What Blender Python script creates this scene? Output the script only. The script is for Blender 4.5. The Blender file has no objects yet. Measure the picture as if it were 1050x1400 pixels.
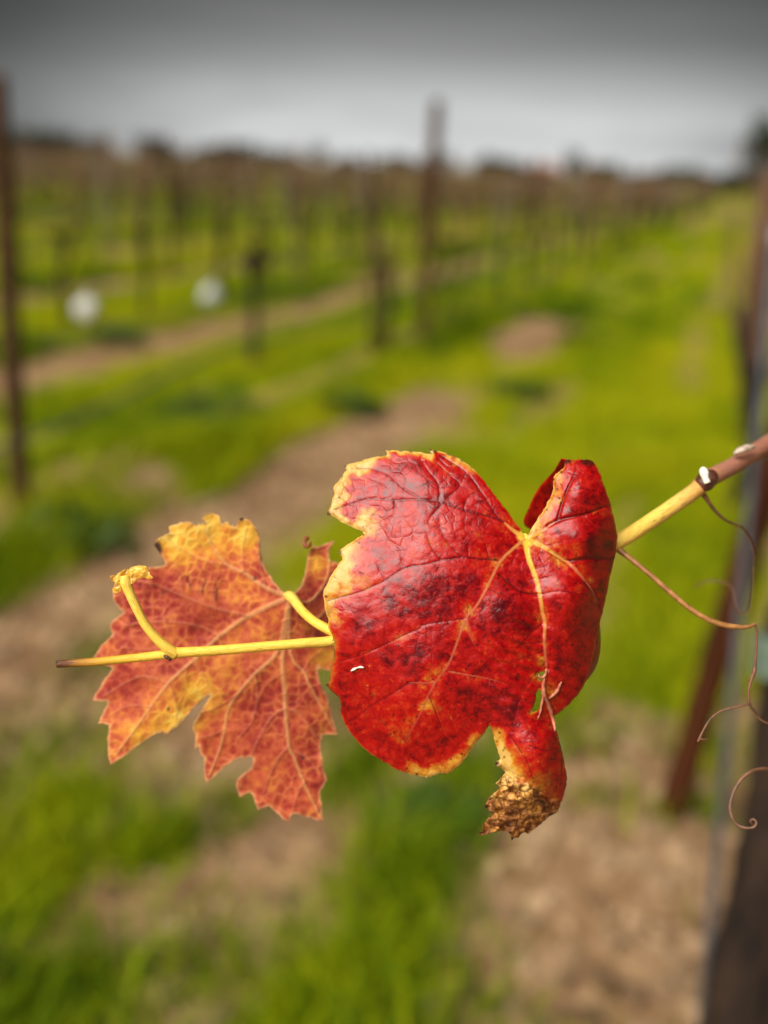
import bpy, math, random
import numpy as np
from mathutils import Vector, Matrix

# ------------------------------------------------------------------ camera, sky, sun, exposure
scene = bpy.context.scene
col = scene.collection
W, H, F = 1050, 1400, 1500.0
CAM_H = 1.43
PITCH, YAW, ROLL = math.radians(17.5), math.radians(17.4), math.radians(2.7)
FOCUS = 0.357
fwd = np.array([-math.sin(YAW)*math.cos(PITCH), math.cos(YAW)*math.cos(PITCH), -math.sin(PITCH)])
rt0 = np.array([math.cos(YAW), math.sin(YAW), 0.0])
up0 = np.cross(rt0, fwd)
RT = rt0*math.cos(ROLL) + up0*math.sin(ROLL)
UP = -rt0*math.sin(ROLL) + up0*math.cos(ROLL)
ORG = np.array([0, 0, CAM_H])

cam_data = bpy.data.cameras.new('camera')
cam = bpy.data.objects.new('camera', cam_data)
col.objects.link(cam)
cam.matrix_world = Matrix(((RT[0], UP[0], -fwd[0], 0), (RT[1], UP[1], -fwd[1], 0), (RT[2], UP[2], -fwd[2], CAM_H), (0, 0, 0, 1)))
cam_data.sensor_fit = 'VERTICAL'
cam_data.sensor_height = 36.0
cam_data.lens = 36.0*F/H
cam_data.clip_start, cam_data.clip_end = 0.02, 3000
cam_data.dof.use_dof = True
cam_data.dof.focus_distance = FOCUS
cam_data.dof.aperture_fstop = 4.3
cam_data.dof.aperture_blades = 0
scene.camera = cam

SUN_EL, SUN_AZ = math.radians(46), math.radians(203)      # azimuth clockwise from +Y
world = bpy.data.worlds.new('World')
scene.world = world
world.use_nodes = True
wn, wl = world.node_tree.nodes, world.node_tree.links
wn.clear()
def wnode(t, **k):
    n = wn.new(t)
    for a, b in k.items(): setattr(n, a, b)
    return n
w_out = wnode('ShaderNodeOutputWorld'); w_bg = wnode('ShaderNodeBackground')
w_bg.inputs['Strength'].default_value = 0.1
w_sky = wnode('ShaderNodeTexSky', sky_type='NISHITA', sun_disc=False)
w_sky.sun_elevation, w_sky.sun_rotation = SUN_EL, SUN_AZ
w_hs = wnode('ShaderNodeHueSaturation'); w_hs.inputs['Saturation'].default_value = 0.12; w_hs.inputs['Value'].default_value = 0.10
w_tc = wnode('ShaderNodeTexCoord'); w_sep = wnode('ShaderNodeSeparateXYZ')
wl.new(w_tc.outputs['Generated'], w_sep.inputs[0])
w_abs = wnode('ShaderNodeMath', operation='ABSOLUTE'); wl.new(w_sep.outputs['Z'], w_abs.inputs[0])
w_grad = wnode('ShaderNodeValToRGB')                       # storm cloud deck: pale band low down, dark above, partly painted lens falloff
e = w_grad.color_ramp.elements
SKY_LO, SKY_MID, SKY_HI = 1.45, 0.48, 0.12
e[0].position, e[0].color = 0.0, (SKY_LO*0.98, SKY_LO, SKY_LO*1.0, 1)
e[1].position, e[1].color = 0.16, (SKY_HI, SKY_HI, SKY_HI, 1)
k = e.new(0.045); k.color = (SKY_LO*.88, SKY_LO*.9, SKY_LO*.9, 1)
k = e.new(0.10); k.color = (SKY_MID, SKY_MID*1.01, SKY_MID, 1)
k = e.new(0.6); k.color = (SKY_HI*1.3, SKY_HI*1.3, SKY_HI*1.3, 1)
w_map = wnode('ShaderNodeMapping'); w_map.inputs['Scale'].default_value = (2.2, 2.2, 11)
wl.new(w_tc.outputs['Generated'], w_map.inputs[0])
w_noise = wnode('ShaderNodeTexNoise'); w_noise.inputs['Scale'].default_value = 1.7; w_noise.inputs['Detail'].default_value = 5
wl.new(w_map.outputs[0], w_noise.inputs['Vector'])
w_mr = wnode('ShaderNodeMapRange'); w_mr.inputs['From Min'].default_value = .3; w_mr.inputs['From Max'].default_value = .7
w_mr.inputs['To Min'].default_value = .62; w_mr.inputs['To Max'].default_value = 1.28
wl.new(w_noise.outputs[0], w_mr.inputs[0])
w_off = wnode('ShaderNodeMath', operation='MULTIPLY_ADD'); w_off.inputs[1].default_value = 0.07; w_off.inputs[2].default_value = -0.035
wl.new(w_noise.outputs[0], w_off.inputs[0])
w_el = wnode('ShaderNodeMath', operation='ADD'); wl.new(w_abs.outputs[0], w_el.inputs[0]); wl.new(w_off.outputs[0], w_el.inputs[1])
wl.new(w_el.outputs[0], w_grad.inputs[0])
# sky dimmed away from the view's middle: lens vignetting put into its colour
w_dot = wnode('ShaderNodeVectorMath', operation='DOT_PRODUCT')
bx = ORG*0 + fwd + RT*0.06 + UP*0.34; bx /= np.linalg.norm(bx)
w_dot.inputs[1].default_value = tuple(bx); wl.new(w_tc.outputs['Generated'], w_dot.inputs[0])
w_lobe = wnode('ShaderNodeMapRange', interpolation_type='SMOOTHSTEP')
w_lobe.inputs['From Min'].default_value = math.cos(math.radians(23)); w_lobe.inputs['From Max'].default_value = 1.0
w_lobe.inputs['To Min'].default_value = 0.22; w_lobe.inputs['To Max'].default_value = 1.05
wl.new(w_dot.outputs['Value'], w_lobe.inputs[0])
w_m1 = wnode('ShaderNodeMix', data_type='RGBA', blend_type='MULTIPLY'); w_m1.inputs[0].default_value = 1
wl.new(w_grad.outputs[0], w_m1.inputs[6]); wl.new(w_mr.outputs[0], w_m1.inputs[7])
w_m2 = wnode('ShaderNodeMix', data_type='RGBA', blend_type='MULTIPLY'); w_m2.inputs[0].default_value = 1
wl.new(w_m1.outputs[2], w_m2.inputs[6]); wl.new(w_lobe.outputs[0], w_m2.inputs[7])
w_mix = wnode('ShaderNodeMix', data_type='RGBA', blend_type='MIX'); w_mix.inputs[0].default_value = 0.9
wl.new(w_sky.outputs[0], w_hs.inputs['Color']); wl.new(w_hs.outputs[0], w_mix.inputs[6]); wl.new(w_m2.outputs[2], w_mix.inputs[7])
wl.new(w_mix.outputs[2], w_bg.inputs['Color']); wl.new(w_bg.outputs[0], w_out.inputs[0])

sun_data = bpy.data.lights.new('sun', 'SUN'); sun_data.energy = 1.5; sun_data.angle = math.radians(48); sun_data.color = (1, .95, .87)
sun = bpy.data.objects.new('sun', sun_data); col.objects.link(sun)
sd = Vector((math.sin(SUN_AZ)*math.cos(SUN_EL), math.cos(SUN_AZ)*math.cos(SUN_EL), math.sin(SUN_EL)))
sun.rotation_euler = sd.to_track_quat('Z', 'Y').to_euler()
sun.location = (0, 0, 30)

scene.view_settings.view_transform = 'Standard'
scene.view_settings.look = 'None'
scene.view_settings.exposure = 2.32
scene.view_settings.gamma = 1
scene.view_settings.use_curve_mapping = False
scene.render.engine = 'CYCLES'
scene.cycles.use_denoising = True
scene.cycles.max_bounces = 6

random.seed(4)
rng = np.random.default_rng(11)

# ------------------------------------------------------------------ helpers
def ray(x, y): return fwd + RT*((x-W/2)/F) - UP*((y-H/2)/F)
def px(x, y, d): return ORG + ray(x, y)*d                   # a point seen at (x, y) at depth d
def pxa(x, y, d):
    x, y, d = np.asarray(x, float), np.asarray(y, float), np.asarray(d, float)
    return ORG + (fwd[None] + RT[None]*((x-W/2)/F)[:, None] - UP[None]*((y-H/2)/F)[:, None])*d[:, None]
def ground_pt(x, y, z=0.0):
    d = ray(x, y); t = (z-CAM_H)/d[2]; return ORG + d*t
def top_pt(base, x, y):                                     # the point seen at (x, y) nearest above base
    d = ray(x, y); hb = base[:2]; t = (d[:2] @ hb)/(d[:2] @ d[:2]); return ORG + d*t

def hash2(ix, iy, s):
    h = (ix.astype(np.int64)*374761393 + iy.astype(np.int64)*668265263 + s*1274126177) & 0x7fffffff
    h = ((h ^ (h >> 13))*1274126177) & 0x7fffffff
    return ((h ^ (h >> 16)) & 0xffff)/65535.0
def vnoise(x, y, s=0):
    x, y = np.asarray(x, float), np.asarray(y, float)
    ix, iy = np.floor(x).astype(np.int64), np.floor(y).astype(np.int64)
    fx, fy = x-ix, y-iy
    fx, fy = fx*fx*(3-2*fx), fy*fy*(3-2*fy)
    a, b, c, d = hash2(ix, iy, s), hash2(ix+1, iy, s), hash2(ix, iy+1, s), hash2(ix+1, iy+1, s)
    return (a*(1-fx)+b*fx)*(1-fy) + (c*(1-fx)+d*fx)*fy
def fbm(x, y, s=0, o=4):
    v, a, t = 0, 1, 0
    for i in range(o):
        v = v + a*vnoise(np.asarray(x)*2**i, np.asarray(y)*2**i, s+i*17); t += a; a *= .5
    return v/t
def sstep(a, b, x):
    t = np.clip((x-a)/(b-a), 0, 1); return t*t*(3-2*t)

def mesh_from(name, verts, faces, mats=(), smooth=True, attrs=None, midx=None):
    me = bpy.data.meshes.new(name)
    verts = np.asarray(verts, np.float32)
    if isinstance(faces, np.ndarray):
        n, kk = faces.shape
        me.vertices.add(len(verts)); me.vertices.foreach_set('co', verts.ravel())
        me.loops.add(n*kk); me.loops.foreach_set('vertex_index', faces.astype(np.int32).ravel())
        me.polygons.add(n); me.polygons.foreach_set('loop_start', np.arange(0, n*kk, kk, dtype=np.int32))
        me.update(calc_edges=True)
    else:
        me.from_pydata(verts.tolist(), [], faces)
    for m in mats: me.materials.append(m)
    if midx is not None: me.polygons.foreach_set('material_index', np.asarray(midx, np.int32))
    if smooth: me.polygons.foreach_set('use_smooth', np.ones(len(me.polygons), bool))
    for k_, v in (attrs or {}).items():
        v = np.asarray(v, np.float32)
        if v.ndim == 2:
            a = me.attributes.new(k_, 'FLOAT_VECTOR', 'POINT'); a.data.foreach_set('vector', v.ravel())
        else:
            a = me.attributes.new(k_, 'FLOAT', 'POINT'); a.data.foreach_set('value', v)
    me.validate(); me.update()
    return me
def link(name, me, parent=None, loc=None):
    o = bpy.data.objects.new(name, me); col.objects.link(o)
    if parent: o.parent = parent
    if loc is not None: o.location = loc
    return o
def tag(o, label=None, cat=None, group=None, kind=None):
    if label: o['label'] = label
    if cat: o['category'] = cat
    if group: o['group'] = group
    if kind: o['kind'] = kind
    return o
def empty(name, loc, label, cat, group=None):
    o = bpy.data.objects.new(name, None); col.objects.link(o); o.location = loc; o.empty_display_size = .05
    return tag(o, label, cat, group)

class MB:
    """collects tubes and sheets; build() links them as one mesh object"""
    def __init__(s): s.v, s.f, s.a, s.q = [], [], [], []
    def add(s, v, f, a=None, q=None):
        n = len(s.v); s.v += [tuple(map(float, p)) for p in v]; s.f += [tuple(i+n for i in q) for q in f]
        s.a += list(a) if a is not None else [0.0]*len(v)
        s.q += list(q) if q is not None else [(0, 0, 0)]*len(v)
    def tube(s, pts, rad, n=8, sub=1, wob=0.0, seed=0, closed=True, a=None):
        P = [np.array(p, float) for p in pts]; R = list(rad) if hasattr(rad, '__len__') else [rad]*len(P)
        A = list(a) if a is not None else [0.0]*len(P)
        if sub > 1 and len(P) > 2: P, R, A = catmull(P, R, A, sub)
        m = len(P); rs = random.Random(seed)
        T = [P[min(i+1, m-1)]-P[max(i-1, 0)] for i in range(m)]; T = [t/(np.linalg.norm(t)+1e-12) for t in T]
        N = np.cross(T[0], [0.31, 0.2, .93]); N /= np.linalg.norm(N)
        V, Fc, AA, QQ, ln = [], [], [], [], 0.0
        for i in range(m):
            if i: ln += float(np.linalg.norm(P[i]-P[i-1]))*1000
            N = N - T[i]*(N @ T[i]); N /= np.linalg.norm(N); B = np.cross(T[i], N)
            for j in range(n):
                th = 2*math.pi*j/n; r = R[i]*(1 + wob*(rs.random()-.5)*2)
                V.append(P[i] + (N*math.cos(th)+B*math.sin(th))*r); AA.append(A[i]); QQ.append((ln*.11, math.cos(th)*1.5, math.sin(th)*1.5))
        for i in range(m-1):
            for j in range(n): Fc.append((i*n+j, i*n+(j+1) % n, (i+1)*n+(j+1) % n, (i+1)*n+j))
        if closed: Fc += [tuple(range(n-1, -1, -1)), tuple((m-1)*n+j for j in range(n))]
        s.add(V, Fc, AA, QQ)
    def mesh(s, name, mat, origin=(0, 0, 0), smooth=True):
        v = np.array(s.v)-np.array(origin)
        return mesh_from(name, v, s.f, [mat], smooth, {'t': np.array(s.a), 'q': np.array(s.q)})
    def build(s, name, mat, parent=None, origin=(0, 0, 0), smooth=True):
        return link(name, s.mesh(name, mat, origin, smooth), parent)
def catmull(P, R, A, sub):
    m = len(P); oP, oR, oA = [], [], []
    for i in range(m-1):
        p0, p1, p2, p3 = P[max(i-1, 0)], P[i], P[i+1], P[min(i+2, m-1)]
        for q in range(sub):
            t = q/sub
            oP.append(.5*((2*p1)+(-p0+p2)*t+(2*p0-5*p1+4*p2-p3)*t*t+(-p0+3*p1-3*p2+p3)*t**3))
            oR.append(R[i]*(1-t)+R[i+1]*t); oA.append(A[i]*(1-t)+A[i+1]*t)
    oP.append(P[-1]); oR.append(R[-1]); oA.append(A[-1])
    return oP, oR, oA

# ------------------------------------------------------------------ materials
class NT:
    def __init__(s, name):
        s.m = bpy.data.materials.new(name); s.m.use_nodes = True; s.t = s.m.node_tree; s.t.nodes.clear()
        s.out = s.n('ShaderNodeOutputMaterial')
    def n(s, t, ins=None, **k):
        nd = s.t.nodes.new(t)
        for a, b in k.items(): setattr(nd, a, b)
        for a, b in (ins or {}).items(): s.set(nd, a, b)
        return nd
    def set(s, nd, key, v):
        i = nd.inputs[key]
        if isinstance(v, bpy.types.NodeSocket): s.t.links.new(v, i)
        elif isinstance(v, bpy.types.Node): s.t.links.new(v.outputs[0], i)
        else: i.default_value = v
    def attr(s, name, vec=False):
        return s.n('ShaderNodeAttribute', attribute_name=name).outputs['Vector' if vec else 'Fac']
    def math(s, op, a, b=0.0, clamp=False):
        return s.n('ShaderNodeMath', {0: a, 1: b}, operation=op, use_clamp=clamp).outputs[0]
    def noise(s, vec, scale, detail=4, rough=.55, dist=0.0):
        return s.n('ShaderNodeTexNoise', {'Vector': vec, 'Scale': scale, 'Detail': detail, 'Roughness': rough, 'Distortion': dist}).outputs[0]
    def ramp(s, fac, stops, interp='LINEAR'):
        r = s.n('ShaderNodeValToRGB', {0: fac}); r.color_ramp.interpolation = interp
        el = r.color_ramp.elements
        el[0].position, el[0].color = stops[0][0], (*stops[0][1], 1)
        el[1].position, el[1].color = stops[-1][0], (*stops[-1][1], 1)
        for p, c in stops[1:-1]: q = el.new(p); q.color = (*c, 1)
        return r.outputs[0]
    def mix(s, fac, a, b, blend='MIX'):
        def c(v): return (*v, 1) if isinstance(v, tuple) else v
        return s.n('ShaderNodeMix', {0: fac, 6: c(a), 7: c(b)}, data_type='RGBA', blend_type=blend).outputs[2]
    def mr(s, v, a, b, c=0.0, d=1.0): return s.n('ShaderNodeMapRange', {0: v, 1: a, 2: b, 3: c, 4: d}).outputs[0]
    def bump(s, h, strength=.3, dist=.001, normal=None):
        ins = {'Height': h, 'Strength': strength, 'Distance': dist}
        if normal is not None: ins['Normal'] = normal
        return s.n('ShaderNodeBump', ins).outputs[0]
    def principled(s, base, rough=.6, spec=.5, normal=None, trans=None, trans_col=None, sheen=0, coat=0, **kw):
        ins = {'Base Color': (*base, 1) if isinstance(base, tuple) else base, 'Roughness': rough, 'Specular IOR Level': spec}
        if sheen: ins['Sheen Weight'] = sheen
        if coat: ins['Coat Weight'] = coat
        if normal is not None: ins['Normal'] = normal
        ins.update(kw)
        p = s.n('ShaderNodeBsdfPrincipled', ins)
        if trans is not None:
            tr = s.n('ShaderNodeBsdfTranslucent', {'Color': trans_col if trans_col is not None else base})
            p = s.n('ShaderNodeMixShader', {0: trans, 1: p.outputs[0], 2: tr.outputs[0]})
        s.t.links.new(p.outputs[0], s.out.inputs[0]); return s.m

def simple_mat(name, a, b, scale=40, rough=.8, spec=.3, bump=.4, stretch=(1, 1, 1), bd=.002, metallic=0.0, trans=None):
    m = NT(name); tc = m.n('ShaderNodeTexCoord').outputs['Object']
    mp = m.n('ShaderNodeMapping', {'Vector': tc, 'Scale': stretch}).outputs[0]
    nz = m.noise(mp, scale, 6)
    c = m.ramp(nz, [(.3, a), (.7, b)])
    return m.principled(c, rough, spec, m.bump(nz, bump, bd), trans=trans, Metallic=metallic)

# upper side of the red leaf --------------------------------------------------
def red_leaf_mat():
    m = NT('red_leaf')
    P = m.attr('px', True); yel, v1, v2, v3, dry, pale = [m.attr(k_) for k_ in ('yel', 'v1', 'v2', 'v3', 'dry', 'pale')]
    nb, nm, nf = m.noise(P, 1.3, 4), m.noise(P, 6.5, 6, .6, .4), m.noise(P, 26, 5, .65)
    p = m.math('ADD', yel, m.math('MULTIPLY', m.math('SUBTRACT', nm, .5), .80))
    p = m.math('ADD', p, m.math('MULTIPLY', m.math('SUBTRACT', nb, .5), .50))
    p = m.math('ADD', p, m.math('MULTIPLY', m.math('SUBTRACT', nf, .5), .24))
    fk = m.noise(P, 15, 6, .7, .5)
    p = m.math('ADD', p, m.math('MULTIPLY', m.mr(fk, .58, .70), m.mr(nb, .40, .60, .04, .34)))
    c = m.ramp(p, [(.0, (.055, .0008, .003)), (.14, (.13, .0010, .003)), (.26, (.31, .002, .002)), (.36, (.41, .004, .003)), (.47, (.45, .022, .003)),
                   (.57, (.46, .07, .008)), (.72, (.52, .17, .014)), (.86, (.58, .29, .035)), (1, (.64, .40, .10))])
    # small dark flecks along the yellowed parts
    vo = m.n('ShaderNodeTexVoronoi', {'Vector': P, 'Scale': 11.0}, feature='F1').outputs['Distance']
    fl = m.math('MULTIPLY', m.mr(vo, .12, .28, 1, 0), m.mr(m.noise(P, 3.1, 2), .46, .54))
    c = m.mix(m.math('MULTIPLY', fl, .8), c, (.05, .006, .004))
    vo2 = m.n('ShaderNodeTexVoronoi', {'Vector': P, 'Scale': 5.0}, feature='F1').outputs['Distance']
    bl = m.math('MULTIPLY', m.mr(vo2, .08, .40, 1, 0), m.mr(m.noise(P, 2.3, 3), .46, .60))
    c = m.mix(m.math('MULTIPLY', bl, .3), c, (.045, .001, .004))
    c = m.mix(m.math('MULTIPLY', v3, .34, True), c, (.13, .003, .006))
    c = m.mix(m.math('MULTIPLY', v2, .8, True), c, (.085, .002, .005))
    pc = m.ramp(pale, [(0, (.30, .03, .02)), (.45, (.50, .13, .055)), (.8, (.66, .34, .05)), (1, (.72, .52, .05))])
    c = m.mix(v1, c, pc)
    dn = m.noise(P, 4.2, 4, .6, 1.6)
    dc = m.ramp(m.math('ADD', dn, m.math('MULTIPLY', m.math('SUBTRACT', pale, .38), .30)), [(.26, (.07, .022, .008)), (.38, (.24, .08, .018)), (.52, (.55, .24, .042)), (.70, (.70, .46, .14))])
    pw = m.n('ShaderNodeVectorMath', {0: P, 1: m.n('ShaderNodeVectorMath', {0: m.n('ShaderNodeTexNoise', {'Vector': P, 'Scale': 7.0}).outputs['Color'], 'Scale': .10}, operation='SCALE').outputs[0]}, operation='ADD').outputs[0]
    ve = m.n('ShaderNodeTexVoronoi', {'Vector': pw, 'Scale': 9.5}, feature='DISTANCE_TO_EDGE').outputs['Distance']
    dc = m.mix(m.math('MULTIPLY', m.mr(ve, .02, .13, 1, 0), .8), dc, (.13, .045, .012))
    c = m.mix(dry, c, dc)
    edge = m.attr('edge')
    c = m.mix(m.math('MULTIPLY', edge, .9), c, (.03, .006, .003))
    hgt = m.math('ADD', m.math('MULTIPLY', nf, .35), m.math('MULTIPLY', v3, -.5))
    hgt = m.math('ADD', hgt, m.math('MULTIPLY', m.noise(P, 60, 3), .12))
    hgt = m.math('MULTIPLY', hgt, m.mr(dry, 0, 1, 1, .35))
    nrm = m.bump(hgt, .4, .0003)
    rough = m.math('ADD', m.math('ADD', m.mr(nf, .3, .7, .27, .40), m.mr(nm, .35, .65, -.05, .10)), m.math('MULTIPLY', dry, .3))
    return m.principled(c, rough, .38, nrm, trans=.16, trans_col=c)

def orange_leaf_mat():
    m = NT('orange_leaf_underside')
    P = m.attr('px', True); yel, v1, v2, v3, dry = [m.attr(k_) for k_ in ('yel', 'v1', 'v2', 'v3', 'dry')]
    nb, nm, nf = m.noise(P, 2.2, 3), m.noise(P, 7.5, 5, .6, .3), m.noise(P, 32, 4, .6)
    p = m.math('ADD', yel, m.math('MULTIPLY', m.math('SUBTRACT', nm, .5), .55))
    p = m.math('ADD', p, m.math('MULTIPLY', m.math('SUBTRACT', nb, .5), .55))
    p = m.math('ADD', p, m.math('MULTIPLY', v3, .13))
    c = m.ramp(p, [(0, (.20, .010, .008)), (.2, (.34, .022, .012)), (.4, (.52, .095, .028)), (.58, (.66, .22, .03)), (.78, (.80, .42, .035)), (1, (.86, .62, .10))])
    c = m.mix(m.math('MULTIPLY', v3, .13, True), c, (.64, .27, .12))
    c = m.mix(m.math('MULTIPLY', v2, .27, True), c, (.64, .27, .13))
    c = m.mix(m.math('MULTIPLY', v1, .6, True), c, (.70, .37, .14))
    vo = m.n('ShaderNodeTexVoronoi', {'Vector': P, 'Scale': 4.2}, feature='F1').outputs['Distance']
    fl = m.math('MULTIPLY', m.mr(vo, .08, .16, 1, 0), m.mr(m.noise(P, 1.7, 2), .55, .62))
    c = m.mix(m.math('MULTIPLY', fl, .8), c, (.07, .02, .012))
    edge = m.attr('edge')
    c = m.mix(m.math('MULTIPLY', edge, .55), c, (.80, .50, .22))
    c = m.mix(dry, c, (.045, .014, .006))
    hgt = m.math('ADD', m.math('MULTIPLY', v3, .8), m.math('MULTIPLY', nf, .4))
    return m.principled(c, .62, .3, m.bump(hgt, .4, .0004), trans=.32, trans_col=c, sheen=.25)

def cane_mat():
    m = NT('shoot_bark'); t = m.attr('t'); Q = m.attr('q', True)
    tc = m.n('ShaderNodeTexCoord').outputs['Object']
    nz, nl, ns = m.noise(tc, 1300, 4), m.noise(tc, 150, 4), m.noise(Q, 2.6, 5, .65)
    tt = m.math('ADD', t, m.math('MULTIPLY', m.math('SUBTRACT', nl, .5), .07))
    tt = m.math('ADD', tt, m.math('MULTIPLY', m.math('SUBTRACT', ns, .5), .05))
    c = m.ramp(tt, [(0, (.018, .008, .005)), (.035, (.10, .03, .012)), (.07, (.40, .18, .02)), (.11, (.60, .34, .022)), (.2, (.78, .50, .05)), (.55, (.80, .54, .085)),
                    (.66, (.72, .47, .10)), (.735, (.54, .24, .09)), (.775, (.30, .125, .09)), (1, (.22, .085, .06))])
    c = m.mix(m.mr(ns, .50, .68, 0, .55), c, (.46, .22, .02))
    c = m.mix(m.mr(nz, .64, .72, 0, .45), c, (.20, .09, .015))
    vo = m.n('ShaderNodeTexVoronoi', {'Vector': Q, 'Scale': 1.1}, feature='F1').outputs['Distance']
    c = m.mix(m.mr(vo, .09, .16, .55, 0), c, (.12, .045, .012))
    h = m.math('ADD', m.math('MULTIPLY', ns, 1.0), m.math('MULTIPLY', nz, .3))
    return m.principled(c, m.mr(nl, .3, .7, .36, .55), .35, m.bump(h, .5, .0007))

M = {}
M['red'] = red_leaf_mat(); M['orange'] = orange_leaf_mat(); M['cane'] = cane_mat()
M['tendril'] = simple_mat('tendril_brown', (.16, .06, .018), (.42, .20, .06), 300, .45, .5, .3, bd=.0005)
M['tendril_thin'] = simple_mat('tendril_dark', (.06, .028, .014), (.22, .09, .045), 300, .5, .5, .3, bd=.0005)
M['node'] = simple_mat('node_bark', (.03, .010, .006), (.12, .035, .02), 500, .4, .5, .5, bd=.0006)
M['bud'] = simple_mat('bud_wool', (.72, .68, .52), (.85, .82, .70), 600, .6, .4, .4, bd=.0005)
M['scale'] = simple_mat('dry_bud_scale', (.30, .20, .14), (.62, .52, .42), 500, .5, .4, .5, bd=.0005)
M['wither'] = simple_mat('withered_yellow', (.36, .13, .01), (.74, .46, .05), 260, .4, .5, .7, bd=.001)
M['wood'] = simple_mat('weathered_post_wood', (.020, .009, .003), (.080, .036, .012), 26, .85, .2, .7, (1, 1, .12), .004)
M['wood_pale'] = simple_mat('weathered_pale_wood', (.07, .042, .022), (.18, .115, .065), 26, .85, .2, .7, (1, 1, .12), .004)
M['bark'] = simple_mat('vine_bark', (.006, .004, .003), (.034, .018, .010), 45, .9, .2, .9, (1, 1, .2), .005)
M['canes'] = simple_mat('dormant_cane', (.085, .04, .022), (.22, .115, .07), 20, .8, .3, .3)
M['metal'] = simple_mat('galvanised_steel', (.05, .055, .065), (.12, .125, .14), 30, .45, .5, .2, metallic=.4)
M['wire'] = simple_mat('dull_wire', (.10, .10, .10), (.22, .22, .22), 60, .5, .5, .1, metallic=.6)
M['white'] = simple_mat('white_plastic', (.34, .34, .34), (.58, .58, .57), 12, .8, .4, .4, bd=.004)
M['pale'] = simple_mat('weathered_pale_paint', (.36, .35, .33), (.52, .50, .47), 20, .8, .2, .4)
M['redwood'] = simple_mat('dark_reddish_post_wood', (.022, .006, .002), (.075, .022, .007), 26, .9, .1, .7, (1, 1, .12), .004)
M['tie'] = simple_mat('green_tie', (.07, .10, .07), (.15, .20, .15), 60, .6, .4, .3)
M['crown'] = simple_mat('far_foliage', (.010, .015, .006), (.032, .040, .014), .8, .8, .2, .1)
M['weed'] = simple_mat('weed_leaf', (.022, .055, .006), (.06, .11, .010), 9, .6, .4, .2, trans=.2)
M['wall'] = simple_mat('house_plaster', (.40, .32, .27), (.52, .43, .36), 2, .9, .2, .1)
M['roof'] = simple_mat('house_tiles', (.26, .10, .06), (.36, .15, .09), 2, .9, .2, .1)
M['glass'] = simple_mat('dark_pane', (.03, .03, .035), (.05, .05, .06), 2, .2, .5, .0)

# ------------------------------------------------------------------ ground and grass
GREEN = [(205, 1150, .13), (100, 1090, .10), (560, 1220, .20), (470, 1370, .22), (620, 1085, .15), (880, 930, .22), (960, 1130, .07), (800, 1110, .06), (905, 1250, .06), (690, 1330, .12), (860, 1135, .10),
         (140, 880, .12), (480, 1060, .13), (290, 1290, .12), (30, 1210, .16), (90, 1370, .22), (330, 1095, .09), (700, 1400, .12), (770, 960, .14), (590, 560, .2)]
DIRT = [(300, 1045, .16), (120, 960, .14), (330, 1230, .17), (800, 1190, .24), (840, 985, .10), (960, 1200, .30), (930, 1340, .28), (830, 1300, .16), (1010, 1400, .2), (420, 1150, .12), (760, 1340, .16), (70, 830, .3),
        (250, 720, .3), (420, 610, .25), (700, 1250, .14), (240, 980, .14), (160, 1230, .10), (380, 1010, .15), (560, 1080, .1), (640, 590, .16), (715, 545, .12)]
BUN = [ground_pt(119, 441), ground_pt(288, 421)]
GW = [(ground_pt(a, b), r) for a, b, r in GREEN]; DW = [(ground_pt(a, b), r) for a, b, r in DIRT]
ROW0, ROWS = -2.6, 2.45
def grass_field(X, Y):
    wx = X + .35*(fbm(X*.5+3, Y*.35, 5, 3)-.5) + .10*(vnoise(X*4, Y*2.2, 9)-.5)
    ph = (wx-ROW0) % ROWS                                     # metres right of the row at one's left
    dirt = sstep(.30, .46, ph)*(1-sstep(.88, 1.22, ph))
    patch = .6*fbm(X*1.5, Y*.30, 21, 4)+.4*fbm(X*2.2, Y*1.6, 24, 3)
    dirt = dirt*sstep(.40, .52, patch+.16*sstep(11, 6, Y)+.04)
    lane1 = sstep(-2.5, -2.2, X)*(1-sstep(-1.3, -1.0, X))*sstep(6.4, 8.5, Y)
    dirt = dirt*(1-.85*lane1*sstep(.60, .42, fbm(X*.9, Y*.5, 14, 3)))
    under = sstep(.42, .28, ROWS-ph)*sstep(.0, .12, ROWS-ph)*sstep(.30, .44, fbm(X*1.6, Y*.32, 33, 3))
    g = (1-dirt)*(1-.75*under)*sstep(.26, .44, patch)
    # worn ground close to the camera: bare soil with tufts
    near = sstep(4.0, 2.9, Y)*sstep(-2.0, -1.5, X)
    gp = sstep(.45, .60, fbm(X*2.6, Y*2.2, 51, 4))*.36
    for c, r in GW: gp = np.maximum(gp, np.exp(-(((X-c[0])**2+((Y-c[1])*.7)**2)/r**2)**1.3)*(.6+.55*vnoise(X*9, Y*7, 3)))
    for c, r in DW: g = g*(1-.75*np.exp(-((X-c[0])**2+((Y-c[1])*.5)**2)/r**2)); gp = gp*(1-.9*np.exp(-((X-c[0])**2+((Y-c[1])*.8)**2)/r**2))
    g = g*(1-near) + gp*near
    # worn patches in the middle of the lane
    g = g*(1-.75*sstep(.52, .64, fbm(X*1.7+7, Y*.28, 77, 3))*sstep(.5, .2, np.abs(X+1.25))*(1-near))
    for c in BUN: g = g*(1-.9*np.exp(-((X-c[0])**2+(Y-c[1]+.25)**2)/.30**2))
    return np.clip(g, 0, 1)
def ground_h(X, Y):
    ph = (X-ROW0) % ROWS; dr = np.minimum(ph, ROWS-ph)
    far = sstep(60, 25, np.abs(Y))
    return far*(.05*(1-sstep(.1, .55, dr)) + .05*(fbm(X*1.3, Y*1.1, 7, 4)-.5) + .02*(fbm(X*7, Y*7, 8, 3)-.5)) - .03

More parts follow.
